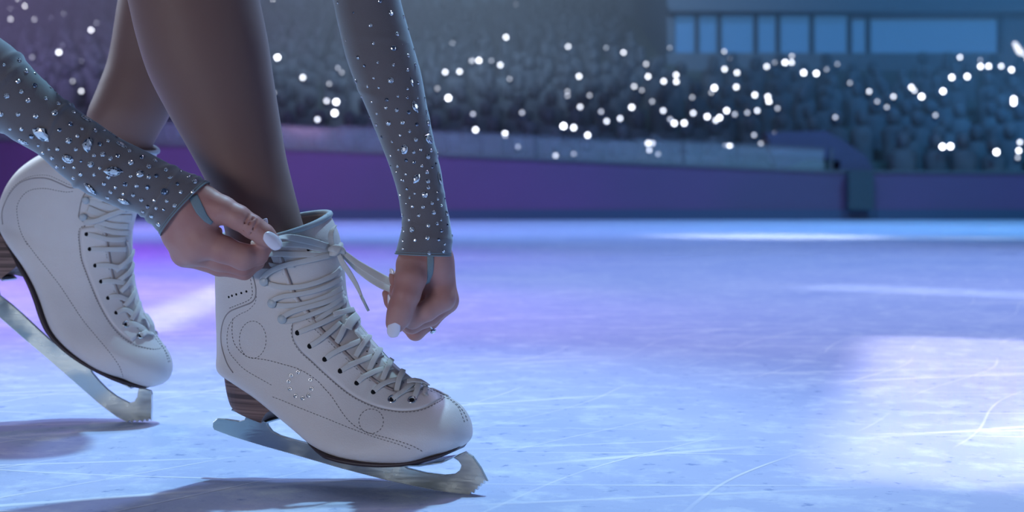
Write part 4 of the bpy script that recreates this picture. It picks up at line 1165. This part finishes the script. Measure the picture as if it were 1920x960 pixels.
# faint slatted pattern inside the bright patch
for i in range(9):
    beam('slat_beam', .62 + i * .105, 1.66 - .012 * i, 4.0, .04, .26, .035, (1.0, .99, .92), 1.2, -12)
# pools of light on the far ice
for (px, py, wd, pw) in ((1430,443,1.4,900), (1490,444,1.0,500), (1632,445,.55,420), (1792,446,.6,420), (1925,447,.6,260)):
    d = ice_depth(py); q = P(px, py, d)
    spot('far_pool', (q.x, q.y - .5, 6), (q.x, q.y, 0), pw, (1.0, 1.0, .88), math.degrees(2*math.atan(wd/2/6)) * 1.5, .9, .1)
# thin haze hanging over the stands
m = bpy.data.materials.new('arena_haze'); m.use_nodes = True; nt = m.node_tree; nt.nodes.clear()
o_ = nt.nodes.new('ShaderNodeOutputMaterial'); v_ = nt.nodes.new('ShaderNodeVolumeScatter')
v_.inputs['Density'].default_value = .085; v_.inputs['Color'].default_value = (.9, .95, 1, 1); v_.inputs['Anisotropy'].default_value = .1
nt.links.new(v_.outputs[0], o_.inputs['Volume'])
mb = MB(); fp = [(-16.5, 18.9), (16.5, 18.9), (16.5, 28.6), (3.0, 28.6), (3.0, 37.2), (-16.5, 37.2)]
mb.add([(x, y, z) for z in (.02, 9.5) for x, y in fp], [(5,4,3,2,1,0), (6,7,8,9,10,11)] + [(i, (i+1)%6, 6+(i+1)%6, 6+i) for i in range(6)])
tag(mb.build('haze', m, smooth=False), 'thin bluish haze hanging over the dark stands', 'haze', kind='stuff')
# light on boards, crowd and back walls
spot('board_violet', (-4, 9, 2.2), (-5, 19, .6), 430, (.95, .50, .90), 80, 1, .6)
spot('board_blue', (5, 9, 2.2), (6, 19, .6), 190, (.75, .66, .95), 80, 1, .6)
spot('stand_blue', (9, 13, 9), (9, 28, 3.6), 8200, (.10, .44, 1.0), 80, 1, .8)
spot('stand_haze', (-1, 13, 9), (-2, 34, 5.4), 19000, (.48, .70, 1.0), 66, 1, .8)
spot('stand_violet', (-9, 13, 9), (-11, 30, 5), 19000, (.54, .44, 1.0), 60, 1, .8)

cam = bpy.data.cameras.new('camera'); co = bpy.data.objects.new('camera', cam); COL.objects.link(co)
co.location = CAM; co.rotation_euler = (math.pi / 2, 0, 0)
cam.sensor_width = 36; cam.lens = 36 * F / 1920; cam.shift_y = -(480 - YH) / 1920
cam.clip_end = 200; cam.clip_start = .05
cam.dof.use_dof = True; cam.dof.focus_distance = 1.42; cam.dof.aperture_fstop = 7.0
sc.camera = co
sc.view_settings.view_transform = 'Standard'; sc.view_settings.look = 'None'
sc.view_settings.gamma = 1; sc.view_settings.exposure = 0; sc.view_settings.use_curve_mapping = False
sc.cycles.use_denoising = True
sc.cycles.max_bounces = 6
